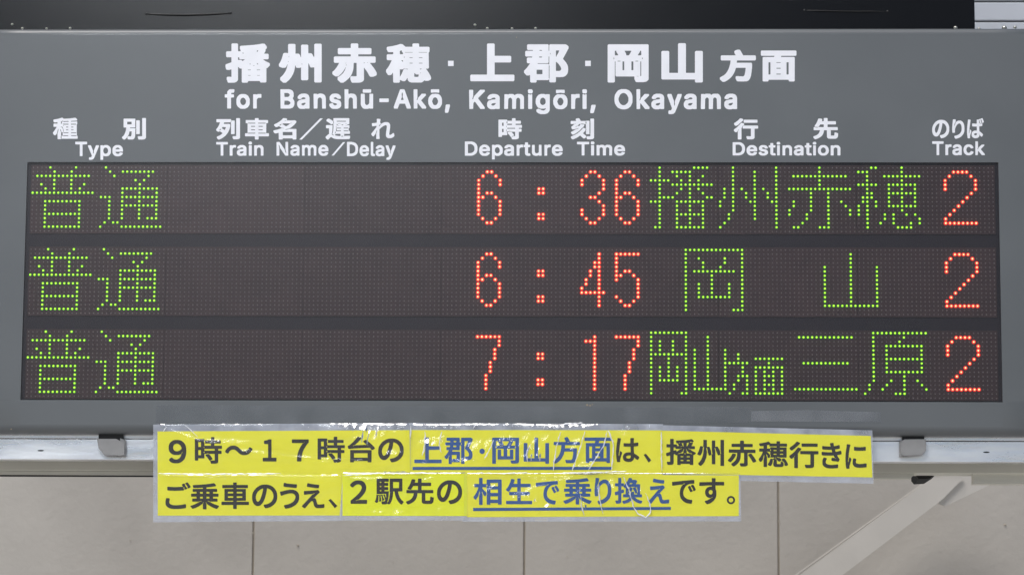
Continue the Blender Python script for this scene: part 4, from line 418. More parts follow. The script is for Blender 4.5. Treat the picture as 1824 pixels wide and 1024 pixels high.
GLY['Departure'] = '$P##$O#$$O#&$O#r$Q#t$Z#t$^#q$b#t$h#u$o#u$t#t${#p$~#m%)#c%*#]%*#M%(#E%##@$z#;$r#7$e#7$^#;$^#$$Z## #|#t$%#u$/#u$7#s$@#k$D#d$E#`$E#S$E#Q$C#P$:#Q#{#O#{#M#~#H$)#E$.#E$2#G$7#M$C#J$D#I$D#E$C#A$<#;$7#8$1#7$$#7#{#8#w#:#q#@#m#F#k#P#k#Z#m#d#p#k#u#o %a#8%U#8%R#9%L#7%?#7%9#9%4#=%1#C%1#P%3#T%9#Z%E#^%P#_%R#`%P#e%K#g%G#g%C#e%?#`%8#`%4#a%2#c%2#g%5#m%8#o%=#s%D#u%N#u%U#s%[#p%^#n%a#j%b#f%b#; &V#8&P#7&F#8&A#;&>#?&=#D&=#e&<#g&6#g&5#h&7#m&5#q&6#t&=#t&=#~&>$%&J$%&L#~&L#t&T#t&W#r&V#h&T#g&L#g&L#d&L#G&N#E&T#E&V#D&X#<&X#9 &a#s&k#t&n#r&n#P&p#I&s#F&w#E&~#G(%#K(&#N(&#r((#t(*#t(2#t(4#s(5#;(4#8()#8(%#:&x#7&q#7&h#:&c#?&`#G&`#p (v#s(~#u),#u)1#t)8#p)=#k)?#g)B#^)B#R)A#P(x#O(x#L(z#I(}#F)%#E)+#E).#F)4#L)@#J)A#I)A#E)?#@):#<)6#9)/#7(|#7(x#8(o#>(i#H(h#N(h#](i#b(k#g(n#k #$#8###;##$*#%$+#F$+#R$&#W#~#^#w#a#q#c#h#c#U#_#H#[#D#T#>#J#9#C#8 %p#8%o#9%o#;%o#r%q#t%z#t%}#r&)#u&2#u&4#s&4#q&2#m&4#i&4#g&2#f&*#f&%#d%~#`%}#]%}#9%z#8 (C#8(B#9(B#;(B#r(D#t(M#t(P#r(W#u(a#u(c#r(b#g(`#f(X#f(T#d(Q#`(P#](P#9(M#8 %S#P%E#O%@#L%@#H%A#F%C#E%G#D%K#E%Q#I%S#M $l#E$o#F$r#H$u#M$v#Q$v#Y$r#c$l#g$i#g$e#e$a#a$_#]$^#T$_#N$c#H$g#E #3#F#?#F#G#H#N#M#R#T#S#X#S#e#Q#l#M#r#E#w#@#x#3#w#3#H #{#^$3#^$5#^$5#_$1#e$-#g$)#g#~#d )2#^).#d)*#g)(#g)$#g(|#d(y#a(x#^({#^'
GLY['Time'] = '%4#`%;#b%F#b%K#a%S#[%X#U%[#M%]#@%[#=%W#=%Q#>%M#=%7#=%6#<%6#;%9#5%?#2%D#2%I#4%M#:%Z#7%[#6%[#3%Y#.%Q#&%H##%<##%7#$%1#(%+#.%&#7%%#>%%#F%&#L%(#Q%,#X #F#$#=#$#;#%#;#&#;#d#$#e###g###o###q#$#s#]#s#_#s#a#q#a#g#_#e#I#d#I#&#H#% #v#$#l#$#j#%#j#&#j#^#j#`#l#a#q#`#v#a#x#`#y#^#y#&#x#% $w#%$u#$$l#$$j#$$i#%$i#L$f#Q$c#S$`#S$Z#Q$X#L$X#%$U#$$J#$$I#($I#L$F#Q$A#S$<#Q$:#N$9#K$9#%$6#$$+#$$*#($*#`$,#a$4#a$8#_$?#b$I#b$N#`$R#[$[#b$h#b$m#a$q#^$u#Y$w#U$x#O %6#J%9#J%K#J%J#N%G#Q%B#S%>#S%:#P%8#N #i#r#m#u#v#u#y#r#{#n#{#k#z#h#u#d#q#e#m#d#i#h'
GLY['Destination'] = '#{#a$%#b$0#b$5#a$>#Z$C#S$E#L$E#?$D#=$@#=$;#>$7#=#{#<#{#:#~#5$)#2$.#2$1#3$7#:$@#9$C#7$D#6$D#2$B#.$=#($6#$$0##$%###|#$#v#(#q#-#l#6#k#<#k#G#m#P#q#W#v#] $V#%$P#+$M#0$M#6$N#8$T#:$Y#:$^#4$b#2$h#2$k#4$m#6$l#9$h#;$[#=$V#?$R#B$O#F$N#J$N#R$O#V$Q#Y$T#]$W#`$^#b$k#b$p#a$v#]$z#W$|#R$|#O$z#N$s#L$o#L$j#R$f#T$a#S$_#P$^#N$b#K$r#G$w#D$z#A$}#:$}#3$|#/$v#)$o#$$j##$^## &z#$&o#$&l#&&d##&Y##&P#&&L#+&I#3&I#9&J#?&M#C&Q#G&X#I&i#K&l#L&j#Q&f#S&a#S&^#R&X#L&R#L&L#N&K#P&K#T&N#Y&U#_&^#b&i#b&q#`&x#Y&{#R&{#( (y#a)##b)/#b)3#a):#])=#Y)C#P)E#C)E#?)C#4)=#,);#))3#$).##(~##(w#%(o#-(k#3(i#;(i#I(j#N(n#V(t#^ #$#$###(###r#&#s#G#s#L#r#R#o#W#k#^#d#a#^#c#U#c#B#_#5#[#1#U#+#O#(#I#%#B#$ %F#$%7#$%3#&%.#,%-#0%-#Q%,#S%&#S%$#T%$#]%$#_%%#a%-#a%-#k%.#n%:#n%<#k%<#a%D#a%G#_%F#T%D#S%<#S%<#P%<#4%>#2%C#3%F#1%H#)%H#% %Q#$%P#$%O#&%O#^%P#`%Q#a%U#`%Z#a%]#`%^#^%^#&%]#$%Z#$ &?#$&4#$&2#%&2#F&1#L&.#Q&(#S%|#P%y#I%y#%%w#$%u#$%m#$%k#%%k#]%l#`%v#a%y#_&$#b&0#b&6#`&;#[&>#V&@#Q&@#( (G#$(9#$(5#%(1#*(/#-(.#1(.#Q(-#S((#S(%#T(%#](%#_(&#a(.#a(.#k(/#n(;#n(=#k(=#a(E#a(H#_(G#T(E#S(=#S(=#P(=#4(?#2(D#3(G#1(I#)(I#% (R#$(Q#$(P#&(P#^(Q#`(R#a(V#`([#a(^#`(_#^(_#&(^#$([#$ *##$)s#$)q#%)q#K)p#N)m#Q)h#S)e#S)c#Q)_#N)^#J)^#%)[#$)Y#$)P#$)N#%)N#])O#`)Y#a)]#_)e#b)p#b)v#`)|#Y*##T*$#O*$#( &m#=&c#=&^#<&Y#9&X#6&Y#4&]#2&d#2&i#5&l#8 )+#S)%#S(}#P(y#J(x#E(x#>(z#8(}#4)&#2).#3)2#6)4#9)6#A)5#H)3#M)/#Q #3#3#>#3#F#5#K#7#N#:#R#A#S#G#S#Q#R#V#M#_#F#d#@#e#3#d#3#5 $5#J$4#N$1#Q$,#S$(#S$##Q#}#N#{#J#~#J %]#t%`#o%`#i%_#g%Y#d%V#e%R#d%O#f%M#j%M#o%N#q%R#u%Z#u (^#t(a#o(a#i(`#g(Z#d(W#e(S#d(P#f(N#j(N#o(O#q(S#u([#u'
GLY['Track'] = '$e#$$X#$$U#%$N##$C##$;#&$6#,$4#1$4#;$4#=$7#B$:#E$>#G$G#J$S#K$V#M$R#R$L#S$F#Q$B#L$<#L$8#M$6#O$6#S$7#V$;#[$B#a$F#b$S#b$]#_$b#Y$e#T$f#O$f#( %>#_%E#W%G#S%H#N%G#L%@#J%;#J%6#Q%1#S%,#S%)#Q%%#M%##H$~#A%%#7%)#4%,#2%1#2%6#4%:#;%=#<%G#9%H#7%H#2%E#-%<#%%5##%*##%$#$$w#+$q#4$o#@$o#E$q#P$u#X$y#]%(#b%5#b #F#$#=#$#;#%#;#&#;#d#$#e###g###o###q#$#s#]#s#_#s#a#q#a#g#_#e#I#d#I#&#H#% #k#$#j#%#j#(#j#_#l#a#u#a#x#_#~#b$.#b$0#_$/#S$-#R$(#S$##R#|#O#y#K#y#%#v#$ %S#s%^#s%a#q%a#O%^#G%_#F%a#H%d#O%t#`&$#a&&#`&&#Z%u#L%p#F%p#E&)#,&*#&&)#$%u#$%c#<%a#8%`#%%]#$%T#$%R#%%R#o%R#q $V#=$T#>$M#=$E#;$C#8$C#5$G#2$N#2$Q#4$U#7$V#:'


def glyph_loops(key):
    out = []
    for t in GLY[key].split(' '):
        out.append([(A.index(t[i]) * B + A.index(t[i + 1]), A.index(t[i + 2]) * B + A.index(t[i + 3]))
                    for i in range(0, len(t), 4)])
    return out


def lettering(items, Y, m, parent, label, extra=(), thick=0.0003):
    """items: (glyph key, x0, x1, top, bottom, tilt); one flat mesh, or one per character for the headings"""
    if len(items) > 1 and items[0][0][0] in 'HS':
        for it in items:
            lettering([it], Y, m, parent, 'white heading character ' + it[0][1:])
        if extra:
            lettering([], Y, m, parent, 'white slash between the headings', extra)
        return
    loops = []
    for it in items:
        key, x0, x1, y0, y1 = it[:5]
        tilt = it[5] if len(it) > 5 else 0
        L = glyph_loops(key)
        w = max(p[0] for l in L for p in l)
        h = max(p[1] for l in L for p in l)
        for l in L:
            loops.append([(x0 + p[0] / w * (x1 - x0), y1 - p[1] / h * (y1 - y0) + tilt * p[0] / w * (x1 - x0)) for p in l])
    loops += list(extra)
    co, ed = [], []
    for l in loops:
        k = len(co)
        for (x, y) in l:
            q = P(x, y, Y)
            co.append(Vector((q.x, q.z)))
        ed += [(k + i, k + (i + 1) % len(l)) for i in range(len(l))]
    vo, _, fo = delaunay_2d_cdt(co, ed, [], 0, 1e-7)[:3]
    ea = np.array([co[e[0]] for e in ed])
    eb = np.array([co[e[1]] for e in ed])

    def inside(f):
        cx, cy = sum(vo[i].x for i in f) / len(f), sum(vo[i].y for i in f) / len(f)
        hit = (ea[:, 1] > cy) != (eb[:, 1] > cy)
        a_, b_ = ea[hit], eb[hit]
        return np.count_nonzero(a_[:, 0] + (cy - a_[:, 1]) * (b_[:, 0] - a_[:, 0]) / (b_[:, 1] - a_[:, 1]) > cx) % 2 == 1

    fo = [f for f in fo if inside(f)]
    fo = [f if (vo[f[1]] - vo[f[0]]).cross(vo[f[2]] - vo[f[0]]) > 0 else f[::-1] for f in fo]
    me = bpy.data.meshes.new('lettering')
    me.from_pydata([(v.x, Y, v.y) for v in vo], [], fo)
    me.materials.append(m)
    o = link(bpy.data.objects.new('lettering', me), parent)
    if label:
        o['label'] = label
    return o


def circle(cx, cy, r, n=20, ry=None):
    ry = ry or r
    return [(cx + r * math.cos(2 * math.pi * k / n), cy + ry * math.sin(2 * math.pi * k / n)) for k in range(n)]


def comma(x0, y0, x1, y1, w=5.5):
    """the wedge of a Japanese comma, from upper left to lower right"""
    return [(x0, y0 + w * 0.35), (x0 + w * 0.75, y0), (x1, y1 - w * 0.75), (x1 - w * 0.85, y1)]


# ------------------------------------------------------------------ ground far below the frame
bm = bmesh.new()
box(bm, -150, 150, -150, 150, -0.3, 0)
tag(bmobj('ground', bm, M_GROUND), 'pale concrete platform far below the display', kind='structure')

# ------------------------------------------------------------------ the platform lamp mirrored in the glossy paint and tape
pm = P(525, 20, 0.035)
dm = (pm - Vector(CAMP)).normalized()
lp = pm + Vector((dm.x, -dm.y, dm.z)) * 3.6 + Vector((-0.1, 0, 0.4))
lamp = thing('fluorescent_lamp', lp, 'lit white fluorescent tube lamp hanging in front of the display board', 'lamp')
bm = bmesh.new()
tube(bm, [(lp.x - 0.6, lp.y, lp.z), (lp.x + 0.6, lp.y, lp.z)], 0.045, 16)
bmobj('lamp_tube', bm, M_TUBE, lamp, True)
bm = bmesh.new()
box(bm, lp.x - 0.64, lp.x + 0.64, lp.y - 0.06, lp.y + 0.06, lp.z + 0.055, lp.z + 0.12, 0.008)
bmobj('lamp_housing', bm, M_LAMPBOX, lamp)
for s_ in (-1, 1):
    bm = bmesh.new()
    box(bm, lp.x + s_ * 0.62 - 0.015, lp.x + s_ * 0.62 + 0.015, lp.y - 0.02, lp.y + 0.02, lp.z - 0.05, lp.z + 0.06, 0.003)
    bmobj('tube_holder', bm, M_LAMPBOX, lamp)
    bm = bmesh.new()
    tube(bm, [(lp.x + s_ * 0.45, lp.y, lp.z + 0.085), (lp.x + s_ * 0.45, lp.y, lp.z + 0.9)], 0.008, 8)
    bmobj('hanger_rod', bm, M_LAMPBOX, lamp)

# ------------------------------------------------------------------ far wall behind the board
YW = 1.35
zt = P(900, 420, YW).z
zb = P(900, 1024, YW).z - 0.9
joints = [P(451, 985, YW).x, P(934, 985, YW).x, P(1387, 985, YW).x]
step = (joints[2] - joints[0]) / 2
edges = [joints[0] - 2 * step, joints[0] - step] + joints + [joints[2] + step, joints[2] + 2 * step]
wall = thing('concrete_wall', ((joints[0] + joints[2]) / 2, YW, zb),
             'pale beige concrete panel wall with thin vertical joints behind the display board', 'wall')
for a, b in zip(edges[:-1], edges[1:]):
    bm = bmesh.new()
    box(bm, a + 0.0022, b - 0.0022, YW, YW + 0.1, zb, zt, 0.0012, 1)
    bmobj('wall_panel', bm, M_WALL, wall)
for e in edges[1:-1]:
    bm = bmesh.new()
    box(bm, e - 0.0021, e + 0.0021, YW + 0.005, YW + 0.06, zb + 0.002, zt - 0.002)
    bmobj('joint_sealant', bm, M_JOINT, wall)
bm = bmesh.new()
rnd = random.Random(4)
for (x, y, r) in [(531, 971, 3.0), (1548, 930, 2.2), (1790, 934, 3.0), (451, 949, 2.4), (1387, 928, 2.2), (232, 962, 1.5), (1010, 990, 1.4), (700, 1000, 1.2)]:
    q = P(x, y, YW)
    rr = r * 0.0011
    v = [bm.verts.new((q.x + rr * rnd.uniform(.6, 1.1) * math.cos(t), YW - 0.002, q.z + rr * rnd.uniform(.6, 1.1) * math.sin(t)))
         for t in [k * math.pi / 4 for k in range(8)]]
    c = bm.verts.new((q.x, YW - 0.004, q.z))
    for k in range(8):
        bm.faces.new((v[k], v[(k + 1) % 8], c))
tag(bmobj('stain', bm, M_JOINT, wall), 'small dark pits in the concrete', kind='stuff')

siding = thing('metal_siding', (0, YW, zt + 0.01), 'shiny pale metal siding boards seen past the end of the black cabinet', 'siding')
xl, xr = edges[0], edges[-1]
z = P(1780, 36.5, YW).z
bh = P(1780, 1, YW).z - z
zz = z
lo = []
while zz > zt + bh + 0.01:
    lo.append(zz)
    zz -= bh
lo.append(zz)
zz = z + bh
for k in range(9):
    lo.append(zz)
    zz += bh
for zz in lo:
    bm = bmesh.new()
    box(bm, xl, xr, YW + 0.01, YW + 0.022, zz + 0.0022, zz + bh - 0.0022, 0.002, 2)
    bmobj('siding_board', bm, M_SIDING, siding)
bm = bmesh.new()
box(bm, xl, xr, YW + 0.024, YW + 0.05, min(lo) - 0.02, max(lo) + bh)
bmobj('backing_sheet', bm, M_DARK, siding)

# ------------------------------------------------------------------ steel beam, rail, clips and brace
XL, XR = P(-90, 800).x, P(1915, 800).x


def zat(py, Y):
    return P(912, py, Y).z


YB = 0.10
beam = thing('steel_beam', (0, YB, zat(840, YB)), 'dull grey green painted steel beam running under the aluminium rail', 'beam')
bm = bmesh.new()
box(bm, XL - .2, XR + .2, YB, YB + 0.045, zat(841, YB), zat(800, YB), 0.002)
bmobj('web', bm, M_BEAM, beam)
bm = bmesh.new()
x1 = P(1622, 845, YB).x
slab(bm, [(XL - .2, YB + .0006, zat(841.2, YB)), (P(1629, 840, YB).x, YB + .0006, zat(841.2, YB)), (x1, YB + .0006, zat(849.5, YB)),
          (XL - .2, YB + .0006, zat(847.5, YB))], 0.03)
bmobj('lower_flange', bm, M_BEAM, beam)
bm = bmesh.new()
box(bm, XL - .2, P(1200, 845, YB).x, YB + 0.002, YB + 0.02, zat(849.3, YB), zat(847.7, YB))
bmobj('flange_shade_strip', bm, M_DARK, beam)  # dark strip painted in for the shadow of the flange underside
bm = bmesh.new()
x2 = P(1734, 850, YB).x
slab(bm, [(x2, YB + .004, zat(840.5, YB)), (XR + .2, YB + .004, zat(840.5, YB)), (XR + .2, YB + .004, zat(858, YB)),
          (x2, YB + .004, zat(858, YB))], 0.03)
bmobj('lower_flange', bm, M_BEAM, beam)
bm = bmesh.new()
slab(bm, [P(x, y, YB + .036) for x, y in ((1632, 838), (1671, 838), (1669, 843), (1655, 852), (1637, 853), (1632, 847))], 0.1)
bmobj('recess_shade', bm, M_DARK, beam)  # dark solid painting the shade inside the open recess

YR = 0.018
rail = thing('aluminium_rail', (0, YR, zat(820, YR)), 'bright brushed aluminium rail under the bottom edge of the display board', 'rail')
for (p0, p1, dy, nm) in ((783.6, 820.3, 0, 'channel_face'), (770, 782.4, 0.0006, 'upper_lip')):
    bm = bmesh.new()
    box(bm, XL - .15, XR + .15, YR + dy, YR + dy + 0.03, zat(p1, YR), zat(p0, YR), 0.0008)
    bmobj(nm, bm, M_ALU, rail)
bm = bmesh.new()
box(bm, XL - .15, XR + .15, YR + 0.0035, YR + 0.02, zat(784.2, YR), zat(781.8, YR))
bmobj('seam', bm, M_DARK, rail)
for (cx, cy) in ((72.5, 802), (1757, 805)):
    q = P(cx, cy, YR)
    bm = bmesh.new()
    ring = [(q.x + 0.0058 * math.cos(t), YR - 0.0004, q.z + 0.0013 * math.sin(t)) for t in [k * math.pi / 8 for k in range(16)]]
    slab(bm, ring[::-1], 0.002)
    bmobj('slot', bm, M_DARK, rail)


def clip(poly, flange, label):
    c = P(*poly[0], -0.002)
    t = thing('rail_clip', c, label, 'clip', 'grey clips hooked over the rail')
    bm = bmesh.new()
    slab(bm, [P(x, y, 0.003) for x, y in poly], 0.0028)
    bmesh.ops.bevel(bm, geom=bm.edges[:], offset=0.0006, segments=2, affect='EDGES')
    bmobj('clip_face', bm, M_CLIP, t)
    bm = bmesh.new()
    slab(bm, [P(x, y, 0.0065) for x, y in flange], 0.0105)
    bmobj('side_flange', bm, M_CLIP, t)
    bm = bmesh.new()
    xs = [p[0] for p in poly]
    slab(bm, [P(min(xs) + 3, 770, 0.007), P(max(xs) - 3, 770, 0.007), P(max(xs) - 3, 784, 0.007), P(min(xs) + 3, 784, 0.007)], 0.009)
    bmobj('neck_shade', bm, M_DARK, t)  # coloured near black to paint the shadow at the clip's top


clip([(172.5, 781), (207, 781), (221.5, 789), (222, 811), (186, 811), (181, 803), (175.5, 798.5)],
     [(214, 780), (223.5, 783), (223.5, 812), (214, 812)], 'grey bent steel clip hooked over the rail left of the yellow notice')
clip([(1611, 782), (1649.5, 781.5), (1649.5, 802), (1643, 810), (1609, 812), (1604.5, 806), (1604.5, 789)],
     [(1602.5, 785), (1610, 783), (1610, 812.5), (1602.5, 812.5)], 'grey bent steel clip hooked over the rail right of the yellow notice')

YD = 1.2
brace = thing('diagonal_brace', P(1700, 850, YD), 'cream painted diagonal steel brace with a gusset plate at lower right', 'brace')
bm = bmesh.new()
slab(bm, [P(1659, 851, YD), P(1716, 851, YD), P(1680, 888, YD), P(1500, 1024, YD), P(1350, 1137, YD), P(1262, 1137, YD), P(1424, 1024, YD)], 0.005)
bmobj('flat_leg', bm, M_BRACE, brace)
bm = bmesh.new()
a0, a1 = P(1659, 851, YD), P(1262, 1137, YD)
up = Vector((0, 0, 0.004))
vs = [a0, a1, a1 + Vector((0, 0.05, 0)), a0 + Vector((0, 0.05, 0))]
v1 = [bm.verts.new(v + Vector((0, 0.0052, 0))) for v in vs]
v2 = [bm.verts.new(v + up + Vector((0, 0.0052, 0))) for v in vs]
bm.faces.new(v1); bm.faces.new(v2[::-1])
for i in range(4):
    bm.faces.new((v1[i], v2[i], v2[(i + 1) % 4], v1[(i + 1) % 4]))
bmobj('outstanding_leg', bm, M_BRACE, brace)
bm = bmesh.new()
slab(bm, [P(1679, 838, YD + .008), P(1733, 838, YD + .008), P(1731, 853.5, YD + .008), P(1782, 854.5, YD + .008), P(1684, 901, YD + .008),
          P(1672, 897, YD + .008)], 0.006)
bmobj('gusset_plate', bm, M_BRACE, brace)
bm = bmesh.new()
slab(bm, [P(1640, 862, YD + .012), P(1668, 838, YD + .012), P(1690, 838, YD + .012), P(1690, 880, YD + .012), P(1660, 880, YD + .012)], 0.004)
bmobj('gusset_plate', bm, M_BRACE, brace)

# ------------------------------------------------------------------ black cabinet standing on the case
YK = 0.035
ztop_case = P(912, 51.2, 0.012).z
cab = thing('black_cabinet', P(800, 50, YK), 'glossy black sheet metal cabinet standing on top of the display board', 'cabinet')
bm = bmesh.new()
box(bm, XL - .3, P(1736.5, 25, YK).x, YK, YK + 0.12, ztop_case + 0.001, P(912, -150, YK).z, 0.003)
bmobj('cabinet_body', bm, M_BLACK, cab)
for (xa, xb, ya, yb, sag, r) in ((261, 411, 25.5, 24, 2.5, 0.0011), (1433, 1581, 19, 21, 1.2, 0.0007)):
    bm = bmesh.new()
    pts = []
    for k in range(17):
        t = k / 16
        q = P(xa + (xb - xa) * t, ya + (yb - ya) * t + sag * math.sin(math.pi * t), YK)
        d = -0.0008 - 0.0035 * min(1, 6 * t, 6 * (1 - t))
        pts.append((q.x, YK + d + 0.002, q.z))
    tube(bm, pts, r * 1.3)
    bmobj('wire_handle', bm, M_WIRE, cab, True)
    for (x, y) in ((xa, ya), (xb, yb)):
        bm = bmesh.new()
        q = P(x, y, YK)
        bmesh.ops.create_uvsphere(bm, u_segments=12, v_segments=6, radius=0.0026)
        for v in bm.verts:
            v.co = Vector((q.x + v.co.x, YK + v.co.y * 0.5, q.z + v.co.z))
        bmobj('wire_grommet', bm, M_WIRE, cab, True)

# ------------------------------------------------------------------ departure board: case with a window
board = thing('departure_board', (0, 0.05, zat(775, 0)),
              'grey electronic train departure board with green and red dot lettering under white headings', 'departure board')
YF = -0.006
wl, wr = G(-1.3, 0).x, G(224.25, 0).x
wt, wb = G(0, -20.45).z, G(0, 35.3).z
zT, zB = P(912, 51.5, 0.0).z, P(912, 775, 0.004).z
rt, rb = 0.012, 0.017
prof = [(0.16, zT, 0)]
for k in range(9):
    t = k / 8 * math.pi / 2
    prof.append((YF + rt - rt * math.sin(t), zT - rt + rt * math.cos(t), 0))
iw0 = len(prof)
prof += [(YF, wt, 0), (YF, wb, 0)]
for k in range(9):
    t = k / 8 * math.pi / 2
    prof.append((YF + rb - rb * math.cos(t), zB + rb - rb * math.sin(t), 0))
prof.append((0.16, zB, 0))
cols = [XL, wl, wr, XR]
verts, faces = [], []
for x in cols:
    for (y, z_, _) in prof:
        verts.append((x, y, z_))
n = len(prof)
for c in range(3):
    for i in range(n - 1):
        if c == 1 and i == iw0:
            continue
        faces.append((c * n + i, c * n + i + 1, (c + 1) * n + i + 1, (c + 1) * n + i))
    faces.append((c * n + n - 1, c * n, (c + 1) * n, (c + 1) * n + n - 1))
faces.append(tuple(range(n))[::-1])
faces.append(tuple(3 * n + i for i in range(n)))
o = obj('case', verts, faces, M_CASE, board, True)
o.data.polygons[len(faces) - 1].use_smooth = False
o.data.polygons[len(faces) - 2].use_smooth = False
for p_ in o.data.polygons:
    if p_.area > 0.02:
        p_.use_smooth = False
# lips of the window
YL = 0.008
for (a, b, c, d) in (((wl, wt), (wr, wt), (0, 0.0012), 'h'), ((wl, wb), (wr, wb), (0, -0.0012), 'h'),
                     ((wl, wt), (wl, wb), (-0.0012, 0), 'v'), ((wr, wt), (wr, wb), (0.0012, 0), 'v')):
    bm = bmesh.new()
    x0, x1_ = sorted((a[0], b[0] + c[0])) if d == 'v' else (a[0], b[0])
    z0, z1 = sorted((a[1], b[1] + c[1])) if d == 'h' else (b[1], a[1])
    box(bm, x0, x1_, YF + 0.0006, YL, z0, z1)
    bmobj('window_lip', bm, M_BACK, board)
bm = bmesh.new()
box(bm, wl - .004, wr + .004, 0.003, 0.0075, wb - .004, wt + .004)
bmobj('display_backing', bm, M_BACK, board)
bm = bmesh.new()
box(bm, wl + 0.0004, wr - 0.0004, -0.0048, -0.0042, wb + 0.0004, wt - 0.0004)
bmobj('clear_pane', bm, M_PANE, board)

# screws on the top edge
for (x, y, r) in ((22, 44, .0028), (40, 51, .0028), (83, 51.5, .0026), (125, 51, .0028), (846, 45, .0028), (868, 51, .0028), (912, 51.5, .0026),
                  (954, 51, .0028), (1702, 50, .004), (1744, 51.5, .003), (1789, 50, .005), (1808, 49, .0035)):
    Y = 0.02 if y > 47 else YK - 0.0005
    q = P(x, y, Y)
    bm = bmesh.new()
    bmesh.ops.create_uvsphere(bm, u_segments=12, v_segments=8, radius=r)
    for v in bm.verts:
        v.co = Vector((q.x + v.co.x, Y + v.co.y, q.z + v.co.z * 0.8))
    if y > 47:
        bmesh.ops.create_cone(bm, segments=10, radius1=r * .5, radius2=r * .5, depth=abs(q.z - zT) + 0.002, cap_ends=True,
                              matrix=Matrix.Translation((q.x, Y, (q.z + zT) / 2)))
    bmobj('screw', bm, M_SCREW, board if y > 47 else cab, True)

# ------------------------------------------------------------------ LED modules and lit characters
D6 = {1: '23', 2: '14', 3: '05', 4: '05', 5: '0', 6: '023', 7: '014', 8: '05', 9: '05', 10: '05', 11: '05', 12: '14', 13: '23'}
D3 = {1: '23', 2: '14', 3: '05', 4: '05', 5: '5', 6: '4', 7: '23', 8: '4', 9: '5', 10: '05', 11: '05', 12: '14', 13: '23'}
D4 = {1: '4', 2: '4', 3: '34', 4: '34', 5: '24', 6: '24', 7: '14', 8: '14', 9: '04', 10: '012345', 11: '4', 12: '4', 13: '4'}
D5 = {1: '012345', 2: '0', 3: '0', 4: '0', 5: '023', 6: '014', 7: '05', 8: '5', 9: '5', 10: '5', 11: '05', 12: '14', 13: '23'}
D7 = {1: '012345', 2: '5', 3: '5', 4: '4', 5: '4', 6: '4', 7: '3', 8: '3', 9: '3', 10: '2', 11: '2', 12: '2', 13: '2'}
D1 = {1: '2', 2: '012', **{k: '2' for k in range(3, 14)}}
D2 = {1: '2345', 2: '16', 3: '07', 4: '07', 5: '07', 6: '6', 7: '5', 8: '4', 9: '3', 10: '2', 11: '1', 12: '0', 13: '01234567'}
COL = {5: '01', 6: '01', 11: '01', 12: '01'}


def R(s):
    """rows 'r:a b-c' separated by ; into a dict"""
    out = {}
    for part in s.split(';'):
        r, c = part.split(':')
        L = []
        for t in c.split():
            if '-' in t:
                a, b = t.split('-')
                L += list(range(int(a), int(b) + 1))
            else:
                L.append(int(t))
        for q in r.split(','):
            out[int(q)] = L
    return out


FU = R('0:4 10;1:5 9;2:1-13;3:5 9;4:2 5 9 12;5:3 5 9 11;6:0-14;8,11,14:3-11;9,10,12,13:3 11')
TSU = R('0:1;1:2 5-12;2:3 11;3:8 10;4:9;5:5-13;6:5 9 13;7:0 1 2 5-13;8:2 5 9 13;9:2 5-13;10,11:2 5 9 13;12:2 5 9 11 12 13;13:1 3 4;14:0 5-14')
BAN = R('0:2 10-13;1:2 5-9;2:2 6 9 12;3:0-4 7 9 11;4:2 5-14;5:2 7 9 11;6:2 6 9 12;7:2-5 9 13 14;8:0-2 6-12;9,10,12,13:2 6 9 12;11:2 6-12;14:1 2 6-12')
SHU = R('0:3 13;1,2,3,4:3 8 13;5:1 3 5 8 10 13;6,7:1 3 6 8 11 13;8:0 3 7 8 12 13;9:0 3 8 13;10:3 8 13;11,12:2 8 13;13:1 13;14:0 13')
AKA = R('0,1,3,4:7;2:1-13;5:0-14;6,7:5 9;8:1 5 9 12;9:1 5 9 13;10:0 5 9 14;11:0 4 9 14;12:4 9;13:3 9;14:1 2 7-9')
HO = R('0:3 4 10;1:0-2 10;2:2 6-14;3:2 10;4:0-4 7-13;5:2 7 10 13;6:2 3 7-13;7:1-3 7 10 13;8:1 2 4 7 10 13;9:0 2 4 7-13;10:0 2 10;11:0 2 6 8 11 13;12:2 6 8 14;13:2 5 8 12 14;14:2 9-12')
OKA = R('0:0-13;1,12,13:0 13;2:0 3 9 13;3:0 4 9 13;4:0 4 8 13;5:0 2-11 13;6,7:0 6 13;8,9,10:0 3 6 10 13;11:0 3-10 13;14:0 11-13')
YAMA = R('1,2,3:6;4,5,6,7,8,9,10,11,12:0 6 12;13:0-12')
OKAN = R('0:0-8;1,12,13:0 8;2,3,4:0 2 5 8;5:0-8;6,7:0 4 8;8,9,10:0 2 4 6 8;11:0 2-6 8;14:0 7 8')
YAMAN = R('1,2,3:3;4,5,6,7,8,9,10,11,12:0 3 7;13:0-7')
HOU = R('5,6:2;7:0-4;8,9:3;10:2-4;11:2 4;12,13:1 4;14:0 3 4')
MEN = R('6:0-6;7:3;8:0-6;9:0 2 4 6;10,12:0 2-4 6;11,13:0 2 4 6;14:0-6')
SAN = R('1:1-13;7:2-12;13:0-14')
HARA = R('0:2-14;1:2 9;2:2 8;3,6,9:2 5-13;4,5,7,8:2 5 13;10:2 9;11:2 6 9 12;12:1 5 9 13;13:1 4 9 14;14:0 7-9')


def dg(d):
    return {r: [int(c) for c in s] for r, s in d.items()}


